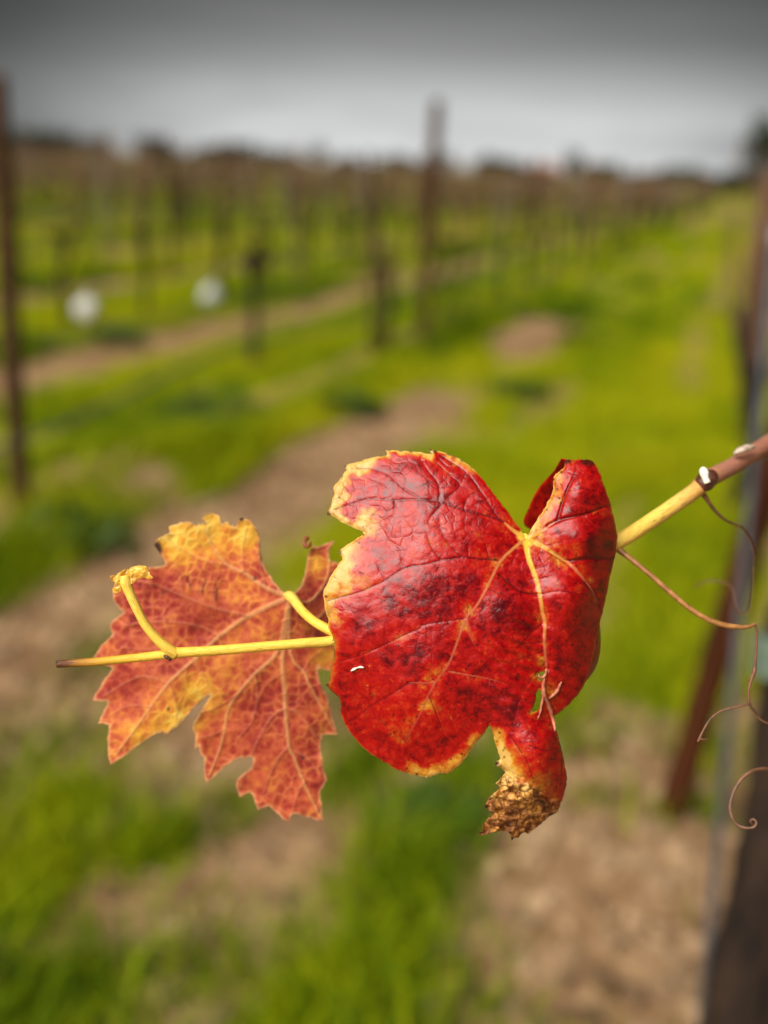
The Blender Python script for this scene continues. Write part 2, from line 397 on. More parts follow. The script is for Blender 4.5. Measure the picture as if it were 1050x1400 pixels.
def axis(parts):
    out = []
    for a, b, s in parts: out += list(np.arange(a, b, s))
    return np.array(out)
gx = axis([(-900, -200, 50), (-200, -60, 8), (-60, -22, 1.2), (-22, -7, .16), (-7, 2.0, .055), (2, 10, .5), (10, 60, 5), (60, 700, 60)])
gy = axis([(-60, -4, 4), (-4, .6, .3), (.6, 6, .055), (6, 14, .10), (14, 40, .3), (40, 120, 2.5), (120, 400, 20), (400, 1601, 100)])
GX, GY = np.meshgrid(gx, gy); sh = GX.shape
gxf, gyf = GX.ravel(), GY.ravel()
gv = np.stack([gxf, gyf, ground_h(gxf, gyf)], 1)
idx = np.arange(sh[0]*sh[1]).reshape(sh)
gf = np.stack([idx[:-1, :-1].ravel(), idx[:-1, 1:].ravel(), idx[1:, 1:].ravel(), idx[1:, :-1].ravel()], 1)
gm = NT('vineyard_soil')
P = gm.n('ShaderNodeNewGeometry').outputs['Position']
ga = gm.attr('grass')
n1, n2, n3 = gm.noise(P, 2.2, 5), gm.noise(P, 16, 6, .65), gm.noise(P, 70, 4, .6)
soil = gm.ramp(gm.math('ADD', gm.math('MULTIPLY', n1, .5), gm.math('MULTIPLY', n2, .5)), [(.34, (.065, .032, .015)), (.47, (.20, .108, .049)), (.61, (.37, .235, .122))])
soil = gm.mix(gm.mr(n3, .5, .75, 0, .5), soil, (.35, .26, .16))
turf = gm.ramp(gm.math('ADD', gm.math('MULTIPLY', n2, .6), gm.math('MULTIPLY', n1, .4)), [(.3, (.05, .075, .003)), (.5, (.155, .18, .003)), (.66, (.26, .255, .004))])
fac = gm.mr(gm.math('ADD', ga, gm.math('MULTIPLY', gm.math('SUBTRACT', n2, .5), .5)), .25, .62)
gm.principled(gm.mix(fac, soil, turf), .95, .15, gm.bump(gm.math('ADD', n2, gm.math('MULTIPLY', n3, .4)), .7, .03))
gfield = grass_field(gxf, gyf)
farm = sstep(45, 90, np.hypot(gxf, gyf)); gfield = gfield*(1-farm) + .55*farm
tag(link('ground', mesh_from('ground', gv, gf, [gm.m], True, {'grass': gfield})), kind='structure')

def blades(n, x0, x1, y0, y1, hmin, hmax, wmin, wmax, seed):
    r = np.random.default_rng(seed)
    X = r.uniform(x0, x1, n*3); Y = r.uniform(y0, y1, n*3)
    # keep what a camera standing hereabouts could see
    keep = (X < .9 + .02*Y) & (X > -1.3 - .95*np.maximum(Y, 0))
    X, Y = X[keep], Y[keep]
    g = grass_field(X, Y)
    keep = r.random(len(X)) < g**1.3*(.35+.65*fbm(X*5, Y*4, 61, 3))*1.4
    X, Y, g = X[keep][:n], Y[keep][:n], g[keep][:n]; n = len(X)
    tall = .55+.9*fbm(X*1.7, Y*1.5, 91, 3)
    tall = tall*(1+.25*np.exp(-np.minimum((X-ROW0-.16) % ROWS, ROWS-(X-ROW0-.16) % ROWS)**2/.16**2))
    h = r.uniform(hmin, hmax, n)*tall; w = r.uniform(wmin, wmax, n)
    a = r.uniform(0, 6.283, n); lean = r.uniform(.4, 1.25, n)*h; la = r.uniform(0, 6.283, n)
    z = ground_h(X, Y)
    b = np.stack([X, Y, z-.005], 1); s_ = np.stack([np.cos(a)*w, np.sin(a)*w, 0*a], 1)
    t = b + np.stack([np.cos(la)*lean, np.sin(la)*lean, h], 1); mid = b + np.stack([np.cos(la)*lean*.3, np.sin(la)*lean*.3, h*.55], 1)
    V = np.stack([b-s_, b+s_, mid+s_*.8, t, mid-s_*.8], 1).reshape(-1, 3)
    k_ = np.arange(n)*5
    Fq = np.concatenate([np.stack([k_, k_+1, k_+2], 1), np.stack([k_, k_+2, k_+4], 1), np.stack([k_+4, k_+2, k_+3], 1)])
    weedy = np.exp(-(((X-ROW0-.16) % ROWS + .0)*0+np.minimum((X-ROW0-.16) % ROWS, ROWS-(X-ROW0-.16) % ROWS)**2)/.16**2)*sstep(.35, .5, fbm(X*.8, Y*.5, 19, 2))
    tint = -.05*weedy*np.where(X > -1, .4, 1) + .34*fbm(X*1.8, Y*.35, 71, 3) + .22*fbm(X*2.2, Y*1.5, 75, 2) + .24*r.random(n) + .2*vnoise(X*.35, Y*.25, 72) + .12*(vnoise(X*1.6, Y*.22, 78)-.6) - .11*sstep(3.6, 2.4, Y)  # nearest grass darker: its own green plus edge vignetting put into the tint
    return V, Fq, np.repeat(tint, 5)
gr = NT('grass_blade')
tt = gr.attr('tint')
gc = gr.ramp(tt, [(.24, (.020, .055, .002)), (.36, (.085, .165, .002)), (.44, (.225, .295, .002)), (.54, (.385, .42, .002)), (.72, (.46, .40, .008)), (.86, (.42, .30, .06))])
gr.principled(gc, .7, .1, trans=.42, trans_col=gc)
parts = [blades(75000, -3.2, .9, .8, 5.5, .03, .135, .0018, .0042, 1), blades(110000, -9, 1.2, 5.0, 13, .05, .13, .003, .006, 2), blades(90000, -30, 1.6, 12, 40, .07, .17, .008, .016, 3)]
off, VV, FF, TT = 0, [], [], []
for v, f, t_ in parts:
    VV.append(v); FF.append(f+off); TT.append(t_); off += len(v)
tag(link('grass', mesh_from('grass', np.concatenate(VV), np.concatenate(FF), [gr.m], False, {'tint': np.concatenate(TT)})),
    'short yellow-green grass and weeds growing in strips between the vine rows', 'grass', kind='stuff')

def clods(n, seed):
    r = np.random.default_rng(seed); V, Fc = [], []
    X = r.uniform(-3, .8, n*4); Y = r.uniform(1.0, 8.5, n*4); g = grass_field(X, Y)
    kp = (X > -1.2-.9*Y) & (r.random(len(X)) > g*1.6) & (r.random(len(X)) < 3.0/Y); X, Y = X[kp][:n], Y[kp][:n]; z = ground_h(X, Y)
    base = np.array([(1, 0, 0), (0, 1, 0), (-1, 0, 0), (0, -1, 0), (.5, .5, .7), (-.6, .4, .6), (-.3, -.5, .75), (.5, -.4, .6)])
    fc = [(0, 1, 4), (1, 5, 4), (1, 2, 5), (2, 6, 5), (2, 3, 6), (3, 7, 6), (3, 0, 7), (0, 4, 7), (4, 5, 6, 7)]
    for x_, y_, z_ in zip(X, Y, z):
        s_ = .006+.030*r.random()**3; k_ = len(V)
        V += list(base*r.uniform(.6, 1.3, (8, 3))*s_+[x_, y_, z_-.002]); Fc += [tuple(i+k_ for i in f) for f in fc]
    return np.array(V), Fc
cv, cf = clods(6500, 6)
tag(link('soil_clods', mesh_from('soil_clods', cv, cf, [simple_mat('clod_soil', (.07, .035, .016), (.40, .27, .155), 5, .95, .1, .3)], False)), 'small clods and stones scattered over the bare soil', 'clods', kind='stuff')

# ------------------------------------------------------------------ far tree line and house
def crown_mesh(seed, n=520, flat=1.0):
    r = np.random.default_rng(seed); V, Fc = [], []
    lobes = [(r.uniform(-.55, .55), r.uniform(-.4, .4), r.uniform(.5, 1.05)*flat, r.uniform(.28, .5)) for _ in range(9)]
    for i in range(n):
        lx, ly, lz, lr = lobes[i % 9]
        d = r.normal(size=3); d /= np.linalg.norm(d); q = np.array([lx, ly, lz]) + d*lr*r.uniform(.55, 1.1)
        q[2] = max(q[2], .1)
        a, b = r.normal(size=3), r.normal(size=3); a /= np.linalg.norm(a); b /= np.linalg.norm(b); s_ = r.uniform(.05, .11)
        k_ = len(V); V += [q-a*s_, q+b*s_, q+a*s_, q-b*s_*.6]; Fc.append((k_, k_+1, k_+2, k_+3))
    return mesh_from('crown', np.array(V), Fc, [M['crown']], False)
crowns = [crown_mesh(3), crown_mesh(8, flat=.8), crown_mesh(15, flat=1.25)]
tb = MB(); tb.tube([(0, 0, -.1), (.02, 0, .4), (.05, .02, .85)], [.075, .055, .03], 7); tb.tube([(.02, 0, .35), (-.25, .1, .75)], [.04, .015], 5); tb.tube([(.03, 0, .45), (.3, -.1, .85)], [.035, .015], 5)
trunk_me = tb.mesh('trunk', M['bark'])
def horizon_y(x): return 198 + (x/1050.0)*51.0
TREES = [(20, 205, 170, 5.5, 5, 0), (75, 225, 60, 4.2, 5, 1), (140, 230, 14, 4.6, 4, 2), (212, 200, 66, 5.6, 5, 0), (268, 240, 24, 4.0, 5, 1), (330, 210, 78, 5.4, 6, 0), (395, 250, 30, 4.0, 5, 1), (436, 230, 28, 4.9, 4, 2),
         (482, 240, 18, 4.2, 3, 0), (548, 235, 34, 4.9, 5, 1), (612, 240, 20, 4.7, 4, 2), (672, 230, 40, 5.2, 5, 0), (712, 250, 22, 4.1, 4, 1), (783, 190, 28, 5.3, 3, 2), (828, 230, 40, 4.6, 4, 0),
         (880, 260, 30, 3.8, 5, 1), (920, 235, 36, 4.6, 5, 0), (962, 240, 30, 4.3, 5, 1), (990, 120, 60, 2.4, 4, 1), (1020, 118, 50, 2.6, 4, 2), (1037, 95, 66, 7.8, 4.6, 0)]
TL = ['broad dark hedge tree at the far left end of the skyline', 'low dark bush in the skyline left of the widest left treetop', 'narrow dark treetop on the skyline right of the low left bush',
      'wide dark treetop on the left skyline beyond the vineyard', 'low grey treetop between the two wide treetops at left', 'widest treetop, brownish, on the skyline left of centre',
      'low faint treetop right of the widest brownish one', 'narrow dark treetop midway along the skyline', 'small faint treetop just right of the narrow middle one',
      'dark low treetop just left of the tall central post', 'dark treetop immediately right of the tall central post', 'broad grey treetop right of the central post',
      'low treetop beside the small reddish far house', 'small round dark tree standing out right of the far house', 'brown-green treetop next right of the small round tree',
      'low treetop above the right-hand vine rows', 'dark treetop low on the right skyline', 'last low treetop before the big tree at the right edge', 'low hedge bush at the far end of the right lane, left one', 'low hedge bush at the far end of the right lane, beside the big tree', 'big dark green tree at the right edge of the skyline']
tree_rng = random.Random(5)
for i, (x, dist, wpx, h, wd, vi) in enumerate(TREES):
    d = ray(x, horizon_y(x)); d = d/math.hypot(d[0], d[1]); p = d*dist
    t_ = empty('tree', (p[0], p[1], -.05), TL[i], 'tree', 'trees along the far skyline')
    c = link('crown', crowns[vi], t_); w_ = max(2.2, wpx*dist/1500*.62)
    c.scale = (w_, w_, h*.68); c.location.z = .0; c.rotation_euler.z = tree_rng.uniform(0, 6)
    k_ = link('trunk', trunk_me, t_); k_.scale = (h*.5, h*.5, h*.62)
for i in range(16):
    x = 10+66*i+tree_rng.uniform(-18, 18); dist = tree_rng.uniform(150, 190)
    d = ray(x, horizon_y(x)); d = d/math.hypot(d[0], d[1]); p = d*dist
    t_ = empty('hedge_bush', (p[0], p[1], -.05), 'low hedge bush in the far skyline between the taller treetops', 'bush', 'hedge bushes along the far skyline')
    c = link('crown', crowns[1 if i % 2 else 0], t_); c.scale = (4.8, 4.8, tree_rng.uniform(2.1, 2.7)); c.rotation_euler.z = tree_rng.uniform(0, 6)
    k_ = link('trunk', trunk_me, t_); k_.scale = (1.6, 1.6, 2)
d = ray(742, horizon_y(742)); d = d/math.hypot(d[0], d[1]); hp = d*215
house = empty('farmhouse', (hp[0], hp[1], 0), 'small reddish-roofed farmhouse on the far skyline right of the central post', 'house')
house.rotation_euler.z = .35; house.scale = (.7, .7, .85)
def boxf(mb, x0, x1, y0, y1, z0, z1):
    mb.add([(x0, y0, z0), (x1, y0, z0), (x1, y1, z0), (x0, y1, z0), (x0, y0, z1), (x1, y0, z1), (x1, y1, z1), (x0, y1, z1)],
           [(0, 3, 2, 1), (4, 5, 6, 7), (0, 1, 5, 4), (1, 2, 6, 5), (2, 3, 7, 6), (3, 0, 4, 7)])
mb = MB(); boxf(mb, -3.2, 3.2, -2.2, 2.2, 0, 2.5); mb.build('wall', M['wall'], house, smooth=False)
mb = MB(); mb.add([(-3.5, -2.5, 2.45), (3.5, -2.5, 2.45), (3.5, 2.5, 2.45), (-3.5, 2.5, 2.45), (-3.5, 0, 3.7), (3.5, 0, 3.7)],
                  [(0, 3, 2, 1), (0, 1, 5, 4), (2, 3, 4, 5), (0, 4, 3), (1, 2, 5)]); mb.build('roof', M['roof'], house, smooth=False)
for xw in (-1.8, 1.6):
    mb = MB(); boxf(mb, xw-.45, xw+.45, -2.24, -2.19, 1, 2); mb.build('window', M['glass'], house, smooth=False)

# ------------------------------------------------------------------ vine rows
def vine_parts(seed, canes, hmax, head=.72, split=False):
    r = random.Random(seed); tb, cb = MB(), MB(); lst = []
    p = [(0, 0, -.06)]; x = y = 0
    for k_ in range(1, 6):
        x += r.uniform(-.03, .03); y += r.uniform(-.03, .03); p.append((x, y, head*k_/5))
    tb.tube(p, [.036, .030, .027, .027, .034, .045], 7, 2, .14, seed)
    for s_ in (-1, 1):
        tb.tube([p[-1], (x, y+s_*.14, head+.03), (x+r.uniform(-.03, .03), y+s_*.32, head+.04)], [.03, .022, .014], 6, 2, .12, seed+3)
    for k_ in range(canes):
        yy = y + r.uniform(-.36, .36); hh = r.uniform(.35, 1)*(hmax-head)
        q = [(x, yy, head+.01), (x+r.uniform(-.08, .08), yy+r.uniform(-.08, .08), head+hh*.5), (x+r.uniform(-.16, .16), yy+r.uniform(-.18, .18), head+hh)]
        if split: cb2 = MB(); cb2.tube(q, [.007, .005, .003], 5, 2); lst.append(cb2)
        else: cb.tube(q, [.007, .005, .003], 4, 2)
    return tb, (lst if split else cb)
def joined(tb, cb, name):
    v = np.array(tb.v+cb.v); f = tb.f + [tuple(i+len(tb.v) for i in q) for q in cb.f]
    return mesh_from(name, v, f, [M['bark'], M['canes']], True, None, [0]*len(tb.f)+[1]*len(cb.f))
near_var = []
for s_ in range(5):
    a, b = vine_parts(s_, 5, 1.4, split=True)
    near_var.append((a.mesh('trunk', M['bark']), [c.mesh('cane', M['canes']) for c in b]))
far_var = [joined(*vine_parts(20+s_, 11, 1.7), 'grapevine') for s_ in range(7)]
def post_mesh(h, r, mat, seed, n=10):
    mb = MB(); rs = random.Random(seed)
    mb.tube([(0, 0, -.15), (.004, 0, h*.33), (-.004, .003, h*.7), (0, 0, h)], [r*1.05, r, r*.97, r*.93], n, 3, .05, seed)
    return mb.mesh('vineyard_post', mat)
post_var = [post_mesh(1.76, .031, M['wood'], 1), post_mesh(1.68, .030, M['wood_pale'], 2), post_mesh(1.8, .032, M['wood'], 3)]
mb = MB(); mb.tube([(0, 0, -.1), (0, 0, 1.45)], [.007, .0065], 6); stake_me = mb.mesh('metal_stake', M['metal'])

ORD = ['nearest', 'second', 'third', 'fourth', 'fifth', 'sixth', 'seventh', 'eighth', 'ninth', 'tenth']
def row_phrase(i): return ORD[i]+' row to the left' if i < 10 else 'faint rows far across the vineyard'
rr = random.Random(17)
cands = []
for i in range(0, 26):
    X = ROW0 - ROWS*i
    y0 = -1.6*X + 1
    for k_ in range(0, 90):
        Y = 2.2 + 1.25*k_ + (i*.37 % 1.0)
        d = math.hypot(X, Y); az = math.atan2(-X, Y)
        if d > 75 or az > math.radians(40): continue
        cands.append((d, i, X, Y))
cands.sort()
WHITE_AT = [(-5.13, 7.91), (-4.95, 9.54)]
SKIP_NEAR = lambda X, Y: (abs(X-ROW0) < .5 and Y < 6.6) or (abs(X-(-5.05)) < .4 and Y < 5)
stuff_v, n_ind, cnt = [], 0, {}
def nth(n): return ORD[n] .replace('nearest', 'first') if n < 0 else (['first']+ORD[1:])[n-1] if n <= 10 else f"{n}{'st' if n % 10 == 1 and n != 11 else 'nd' if n % 10 == 2 and n != 12 else 'rd' if n % 10 == 3 and n != 13 else 'th'}"
for d, i, X, Y in cands:
    if SKIP_NEAR(X, Y): continue
    x_, y_ = X+rr.uniform(-.06, .06), Y+rr.uniform(-.12, .12); z_ = float(ground_h(np.array(x_), np.array(y_))); rz = rr.uniform(-.3, .3)+rr.choice([0, math.pi]); sc = rr.uniform(.88, 1.08)
    if i == 0 and abs(x_+2.67) < .6 and abs(y_-8.06) < .9: y_ = 8.06
    if n_ind < 285:
        n_ind += 1; cnt[i] = cnt.get(i, 0)+1
        lab = f'bare pruned grapevine, {nth(cnt[i])} from the near end of the {row_phrase(i)}' if i < 5 else f'bare pruned grapevine in the {row_phrase(i)} of the vineyard' if i < 10 else 'bare grapevine in the faint rows far across the vineyard'
        grp = 'grapevines planted along the vineyard rows'
        if i < 2 and d < 16:
            t_ = empty('grapevine', (x_, y_, z_), lab, 'grapevine', grp)
            v_ = rr.choice(near_var); link('trunk', v_[0], t_)
            for c_ in v_[1]: link('cane', c_, t_)
        else:
            t_ = tag(link('grapevine', rr.choice(far_var), None, (x_, y_, z_)), lab, 'grapevine', grp)
        t_.rotation_euler.z = rz; t_.scale = (sc, sc, sc)
    else: stuff_v.append((x_, y_, z_, rz, sc, rr.randrange(len(far_var))))
# the farthest vines read as one brown-grey mass
VV, FF, MI, off = [], [], [], 0
cache = []
for me in far_var:
    co = np.empty(len(me.vertices)*3, np.float32); me.vertices.foreach_get('co', co)
    cache.append((co.reshape(-1, 3), [tuple(p.vertices) for p in me.polygons], [p.material_index for p in me.polygons]))
for x_, y_, z_, rz, sc, vi in stuff_v:
    co, f, mi = cache[vi]; c, s_ = math.cos(rz), math.sin(rz)
    q = np.stack([co[:, 0]*c-co[:, 1]*s_, co[:, 0]*s_+co[:, 1]*c, co[:, 2]], 1)*sc + np.array([x_, y_, z_])
    VV.append(q); FF += [tuple(a+off for a in p) for p in f]; MI += mi; off += len(q)
tag(link('distant_vines', mesh_from('distant_vines', np.concatenate(VV), FF, [M['bark'], M['canes']], False, None, MI)),
    'brown-grey mass of dormant grapevines on the far side of the vineyard', 'vines', kind='stuff')

# the pruned vine standing clear of the row, with a dark knotted head
vb = ground_pt(345, 497); vt = top_pt(vb, 347, 352); vo_ = vb.copy(); vo_[2] = -.02
t_ = empty('grapevine', vo_, 'short single-trunk vine with a dark knotted head left of the central post', 'grapevine', 'grapevines planted along the vineyard rows')
mb = MB(); mb.tube([vb-[0, 0, .08], vb*.6+vt*.4+[.02, 0, 0], vb*.25+vt*.75, vt-[0, 0, .1], vt-[0, 0, .02], vt+[0, 0, .04]], [.034, .028, .028, .05, .10, .05], 9, 3, .12, 3); mb.build('trunk', M['bark'], t_, vo_)
mb = MB()
for k_ in range(7):
    a = k_*.9; mb.tube([vt, vt+np.array([math.cos(a)*.07, math.sin(a)*.07, .07]), vt+np.array([math.cos(a)*.10, math.sin(a)*.1, .14])], [.02, .012, .006], 5, 2)
mb.build('spur', M['bark'], t_, vo_)

# wooden posts: the nearest ones by measurement, then on down the rows
def lean_post(name, bpx, tpx, r, mat, label, cat='post', grp=None, n=12, ext=0.0, seed=0, depth_shift=0):
    b = ground_pt(*bpx); b[2] = float(ground_h(np.array(b[0]), np.array(b[1]))); t2 = top_pt(b, *tpx)
    if ext: t2 = t2 + (t2-b)*ext
    mb = MB(); ax = t2-b
    mb.tube([b-ax*.06, b+ax*.3, b+ax*.62, b+ax*.9, t2-ax*.006, t2], [r*1.04, r, r*.99, r*.96, r*.93, r*.8], n, 3, .04, seed)
    o = mb.build(name, mat, None, b); o.location = b
    return tag(o, label, cat, grp), b, t2
PG = 'wooden trellis posts along the vine rows'
lean_post('vineyard_post', (577, 478), (598, 138), .05, M['wood'], 'tall wooden post rising above the skyline behind the red leaf', 'post', PG, seed=1)
lean_post('vineyard_post', (30, 705), (-4, 105), .038, M['wood'], 'tall dark wooden post at the left edge of the photo', 'post', PG, seed=2)
lean_post('vineyard_post', (916, 1118), (1092, 520), .034, M['redwood'], 'leaning dark reddish wooden post close at right, behind the tendrils', 'post', PG, seed=3)
pc = {}
lean_post('vineyard_post', (512, 492), (504, 208), .026, M['wood'], 'thin dark wooden stake just left of the tall central post', 'post', PG, seed=4)
lean_post('vineyard_post', (236, 384), (227, 190), .036, M['wood'], 'dark wooden post behind and between the two white bundles', 'post', PG, seed=5)
lean_post('vineyard_post', (806, 345), (815, 222), .05, M['wood'], 'dark wooden post on the right below the small round tree', 'post', PG, seed=6)
for i in range(0, 14):
    X = ROW0 - ROWS*i
    for k_ in range(0, 14):
        Y = 8.8 + 5.15*k_ - (0 if i == 0 else (i*1.9 % 5.15)) if i else 13.95+5.15*k_
        if i == 2 and k_ == 1: Y = 12.23
        if math.hypot(X, Y) > 62 or math.atan2(-X, Y) > math.radians(39) or (i and Y < 7.5): continue
        o = link('vineyard_post', post_var[(i*3+k_) % 3], None, (X+rr.uniform(-.06, .06), Y+rr.uniform(-.15, .15), -.03))
        o.rotation_euler = (rr.uniform(-.03, .03), rr.uniform(-.03, .03), rr.uniform(0, 3)); o.scale.z = rr.uniform(.86, 1.0)
        pc[i] = pc.get(i, 0)+1
        tag(o, f'wooden trellis post, {nth(pc[i])} from the near end of the {row_phrase(i)}' if i < 10 else 'wooden trellis post in the faint rows far across the vineyard', 'post', PG)
ns, sc_ = 0, {}
for d, i, X, Y in cands[::3]:
    if SKIP_NEAR(X, Y) or i == 0 and Y < 9 or ns > 150: continue
    ns += 1
    o = link('metal_stake', stake_me, None, (X+.12, Y+.3, -.02)); o.rotation_euler = (rr.uniform(-.04, .04), rr.uniform(-.04, .04), 0)
    sc_[i] = sc_.get(i, 0)+1
    tag(o, f'thin grey stake, {nth(sc_[i])} from the near end of the {row_phrase(i)}' if i < 10 else 'thin grey stake in the faint rows far across the vineyard', 'stake', 'thin metal stakes along the rows')
# own row, seen end on at the right edge
OWN = .09
for k_ in range(9):
    Y = 4.7+1.3*k_
    o = tag(link('grapevine', rr.choice(far_var), None, (OWN+rr.uniform(-.04, .04), Y, -.02)), f"bare grapevine along the right edge, {nth(k_+1)} beyond the leaning post", 'grapevine', 'grapevines planted along the vineyard rows')
    o.rotation_euler.z = rr.uniform(-.3, .3)
for k_ in range(4):
    o = link('vineyard_post', post_var[k_ % 3], None, (OWN+.03, 7.6+5.15*k_, -.03)); o.scale.z = .9
    tag(o, f"wooden post along the right edge, {nth(k_+1)} beyond the leaning post", 'post', PG)
# trellis wires
for i in range(0, 8):
    X = ROW0 - ROWS*i
    for z in (.72, 1.2):
        mb = MB(); pts = [(X+.055, 3.6 + 9*q, z + .008*((q*7) % 3-1)) for q in range(8)]
        mb.tube(pts, .0032, 4); o = mb.build('trellis_wire', M['wire'], None, pts[0]); o.location = pts[0]
        tag(o, f"{'lower' if z < 1 else 'upper'} trellis wire strung along the {row_phrase(i)}", 'wire', 'trellis wires along the vine rows')

mb = MB(); rs_ = random.Random(2); pts = [(ROW0+.05+rs_.uniform(-.02, .02), 2.6+.8*q, .42-.05*math.sin(q*1.3)) for q in range(22)]
mb.tube(pts, .010, 7, 3); o = mb.build('drip_hose', M['wire'], None, pts[0]); o.location = pts[0]; tag(o, 'dark drip hose hanging low along the nearest row to the left', 'hose')
# white rounded bags low in the second row, pale marker at right
def bag(p, r, seed, name, label, cat, grp=None, zs=1.0):
    V, Fc = [], []; nu, nv = 14, 9; rs = np.random.default_rng(seed); ph = rs.uniform(0, 6, 6)
    for j in range(nv+1):
        th = math.pi*j/nv
        for k_ in range(nu):
            a = 2*math.pi*k_/nu
            rad = r*(1+.10*math.sin(3*a+ph[0]+2*th)+.06*math.sin(7*a+ph[1])+.05*rs.uniform(-1, 1))
            V.append((rad*math.sin(th)*math.cos(a), rad*math.sin(th)*math.sin(a), r*zs+rad*zs*math.cos(th)*.95))
    for j in range(nv):
        for k_ in range(nu): Fc.append((j*nu+k_, (j+1)*nu+k_, (j+1)*nu+(k_+1) % nu, j*nu+(k_+1) % nu))
    t_ = empty(name, p, label, cat, grp)
    link('sack', mesh_from('sack', np.array(V), Fc, [M['white']], True), t_)
    mb = MB(); mb.tube([(0, 0, r*zs*1.9), (.01, 0, r*zs*2.15), (.03, .01, r*zs*2.3)], [r*.22, r*.12, r*.28], 8, 2, .2, seed); mb.build('tied_neck', M['white'], t_)
    return t_
for (x, y, lab) in ((119, 441, 'left of the two small white bundles low in the grass'), (288, 421, 'right of the two small white bundles low in the grass')):
    p = ground_pt(x, y); p[2] = 0.0
    bag(p, .095, x, 'white_bundle', lab, 'bundle', 'white bundles in the second row', 1.15)
p = ground_pt(1044, 318); p[2] = -.02
mb = MB(); mb.tube([(0, 0, 0), (0, 0, .3), (.01, 0, .62), (.01, 0, .72), (.01, 0, .76)], [.13, .13, .125, .10, .04], 14, 3, .02, 1)
o = mb.build('marker_post', M['pale']); o.location = p; tag(o, 'pale round-topped marker post at the right edge far along the row', 'post')

# weeds: dark broad-leaved clumps
def weed(x, y, r, label, seed):
    p = ground_pt(x, y); p[2] = -.01; rs = np.random.default_rng(seed); V, Fc = [], []
    for k_ in range(150):
        a, rad = rs.uniform(0, 6.283), r*math.sqrt(rs.random()); c = np.array([math.cos(a)*rad*1.3, math.sin(a)*rad, rs.uniform(.02, .9)*r*.75*(1-.6*rad/r)+.02])
        u = rs.normal(size=3); u[2] *= .5; u /= np.linalg.norm(u); w_ = np.cross(u, [0.2, .1, 1]); w_ /= np.linalg.norm(w_); L = rs.uniform(.03, .065)
        n0 = len(V); V += [c-u*L, c-w_*L*.45, c+u*L+[0, 0, .01], c+w_*L*.45]; Fc.append((n0, n0+1, n0+2, n0+3))
    o = link('weed', mesh_from('weed', np.array(V), Fc, [M['weed']], False), None, p)
    tag(o, label, 'weed', 'dark weeds in the grass')
WEEDS = [(695, 432, .22, 'dark weed clump in the grass right of the central post'), (712, 540, .16, 'dark low weed patch in the lane above the red leaf'), (480, 560, .16, 'dark weed clump by the dirt track left of centre'),
         (300, 575, .26, 'dark green weeds at the foot of the nearest row at left'), (150, 468, .24, 'dark weed tuft under the left white bundle'), (395, 355, .24, 'dark bush far in the grass between the white bundles and central post'),
         (30, 395, .3, 'dark weed clump beside the left-edge post'), (590, 1130, .10, 'dark weed stems below the red leaf'), (575, 485, .17, 'dark grass tuft at the foot of the central post'), (20, 480, .26, 'dark weeds at the left edge behind the post'),
         (100, 740, .2, 'dark weeds on the bank at lower left of the nearest row'), (860, 640, .13, 'dark weed clump in the right-hand grass beside the folded leaf lobe'), (800, 470, .2, 'dark weed patch in the right-hand grass above the folded leaf lobe'),
         (930, 760, .12, 'dark weed clump in the grass under the yellow cane at right'), (880, 395, .22, 'dark weed patch far up the right-hand grass lane')]
for k_, w_ in enumerate(WEEDS): weed(w_[0], w_[1], w_[2], w_[3], k_)

# close at right: stake, vine trunk and tie
sb = px(955, 1440, 1.62); sb_dir = px(1046, 470, 1.5) - sb
g_t = -sb[2]/sb_dir[2]; s0 = sb + sb_dir*g_t; s1 = sb + sb_dir*1.12
mb = MB(); mb.tube([s0-sb_dir*.06, s0+(s1-s0)*.5, s1-sb_dir*.004, s1], [.006, .006, .006, .0045], 12, 2); o = mb.build('metal_stake', M['metal'], None, s0); o.location = s0
tag(o, 'slim grey metal stake close at right beside the dark vine trunk', 'stake', 'thin metal stakes along the rows')
tr = [px(1006, 1500, 1.34), px(1022, 1330, 1.33), px(1046, 1200, 1.31), px(1062, 1080, 1.31), px(1078, 960, 1.31), px(1085, 850, 1.30)]
d0 = tr[0]-tr[1]; gpt = tr[0] + np.array([-.05, -.03, -tr[0][2]-.08])
t_ = empty('grapevine', (gpt[0], gpt[1], 0), 'thick dark vine trunk cut off by the lower right edge', 'grapevine', 'grapevines planted along the vineyard rows')
O_ = (gpt[0], gpt[1], 0)
mb = MB(); mb.tube([gpt, (gpt+tr[0])/2+[.015, 0, 0]]+tr, [.06, .055, .052, .046, .038, .036, .036, .03], 14, 4, .10, 5); mb.build('trunk', M['bark'], t_, O_)
arm_end = px(1240, 500, .60)
mb = MB(); mb.tube([tr[-1], px(1130, 760, 1.15), px(1200, 660, .9), arm_end], [.03, .022, .016, .0085], 10, 5, .08, 6); mb.build('arm', M['bark'], t_, O_)
mb = MB(); c0 = px(1079, 896, 1.305); ax = tr[-1]-tr[-2]; ax /= np.linalg.norm(ax)
for q in range(-3, 4):
    ring = []
    n_ = np.cross(ax, [1, 0, 0]); n_ /= np.linalg.norm(n_); b_ = np.cross(ax, n_)
    for k_ in range(15): a = k_*2*math.pi/14; ring.append(c0 + ax*q*.007 + (n_*math.cos(a)+b_*math.sin(a))*.041)
    mb.tube(ring, .0042, 5, closed=False)
o = mb.build('plant_tie', M['tie'], None, c0); o.location = c0; tag(o, 'pale green tie wrapped round the dark vine trunk at right edge', 'plant tie')

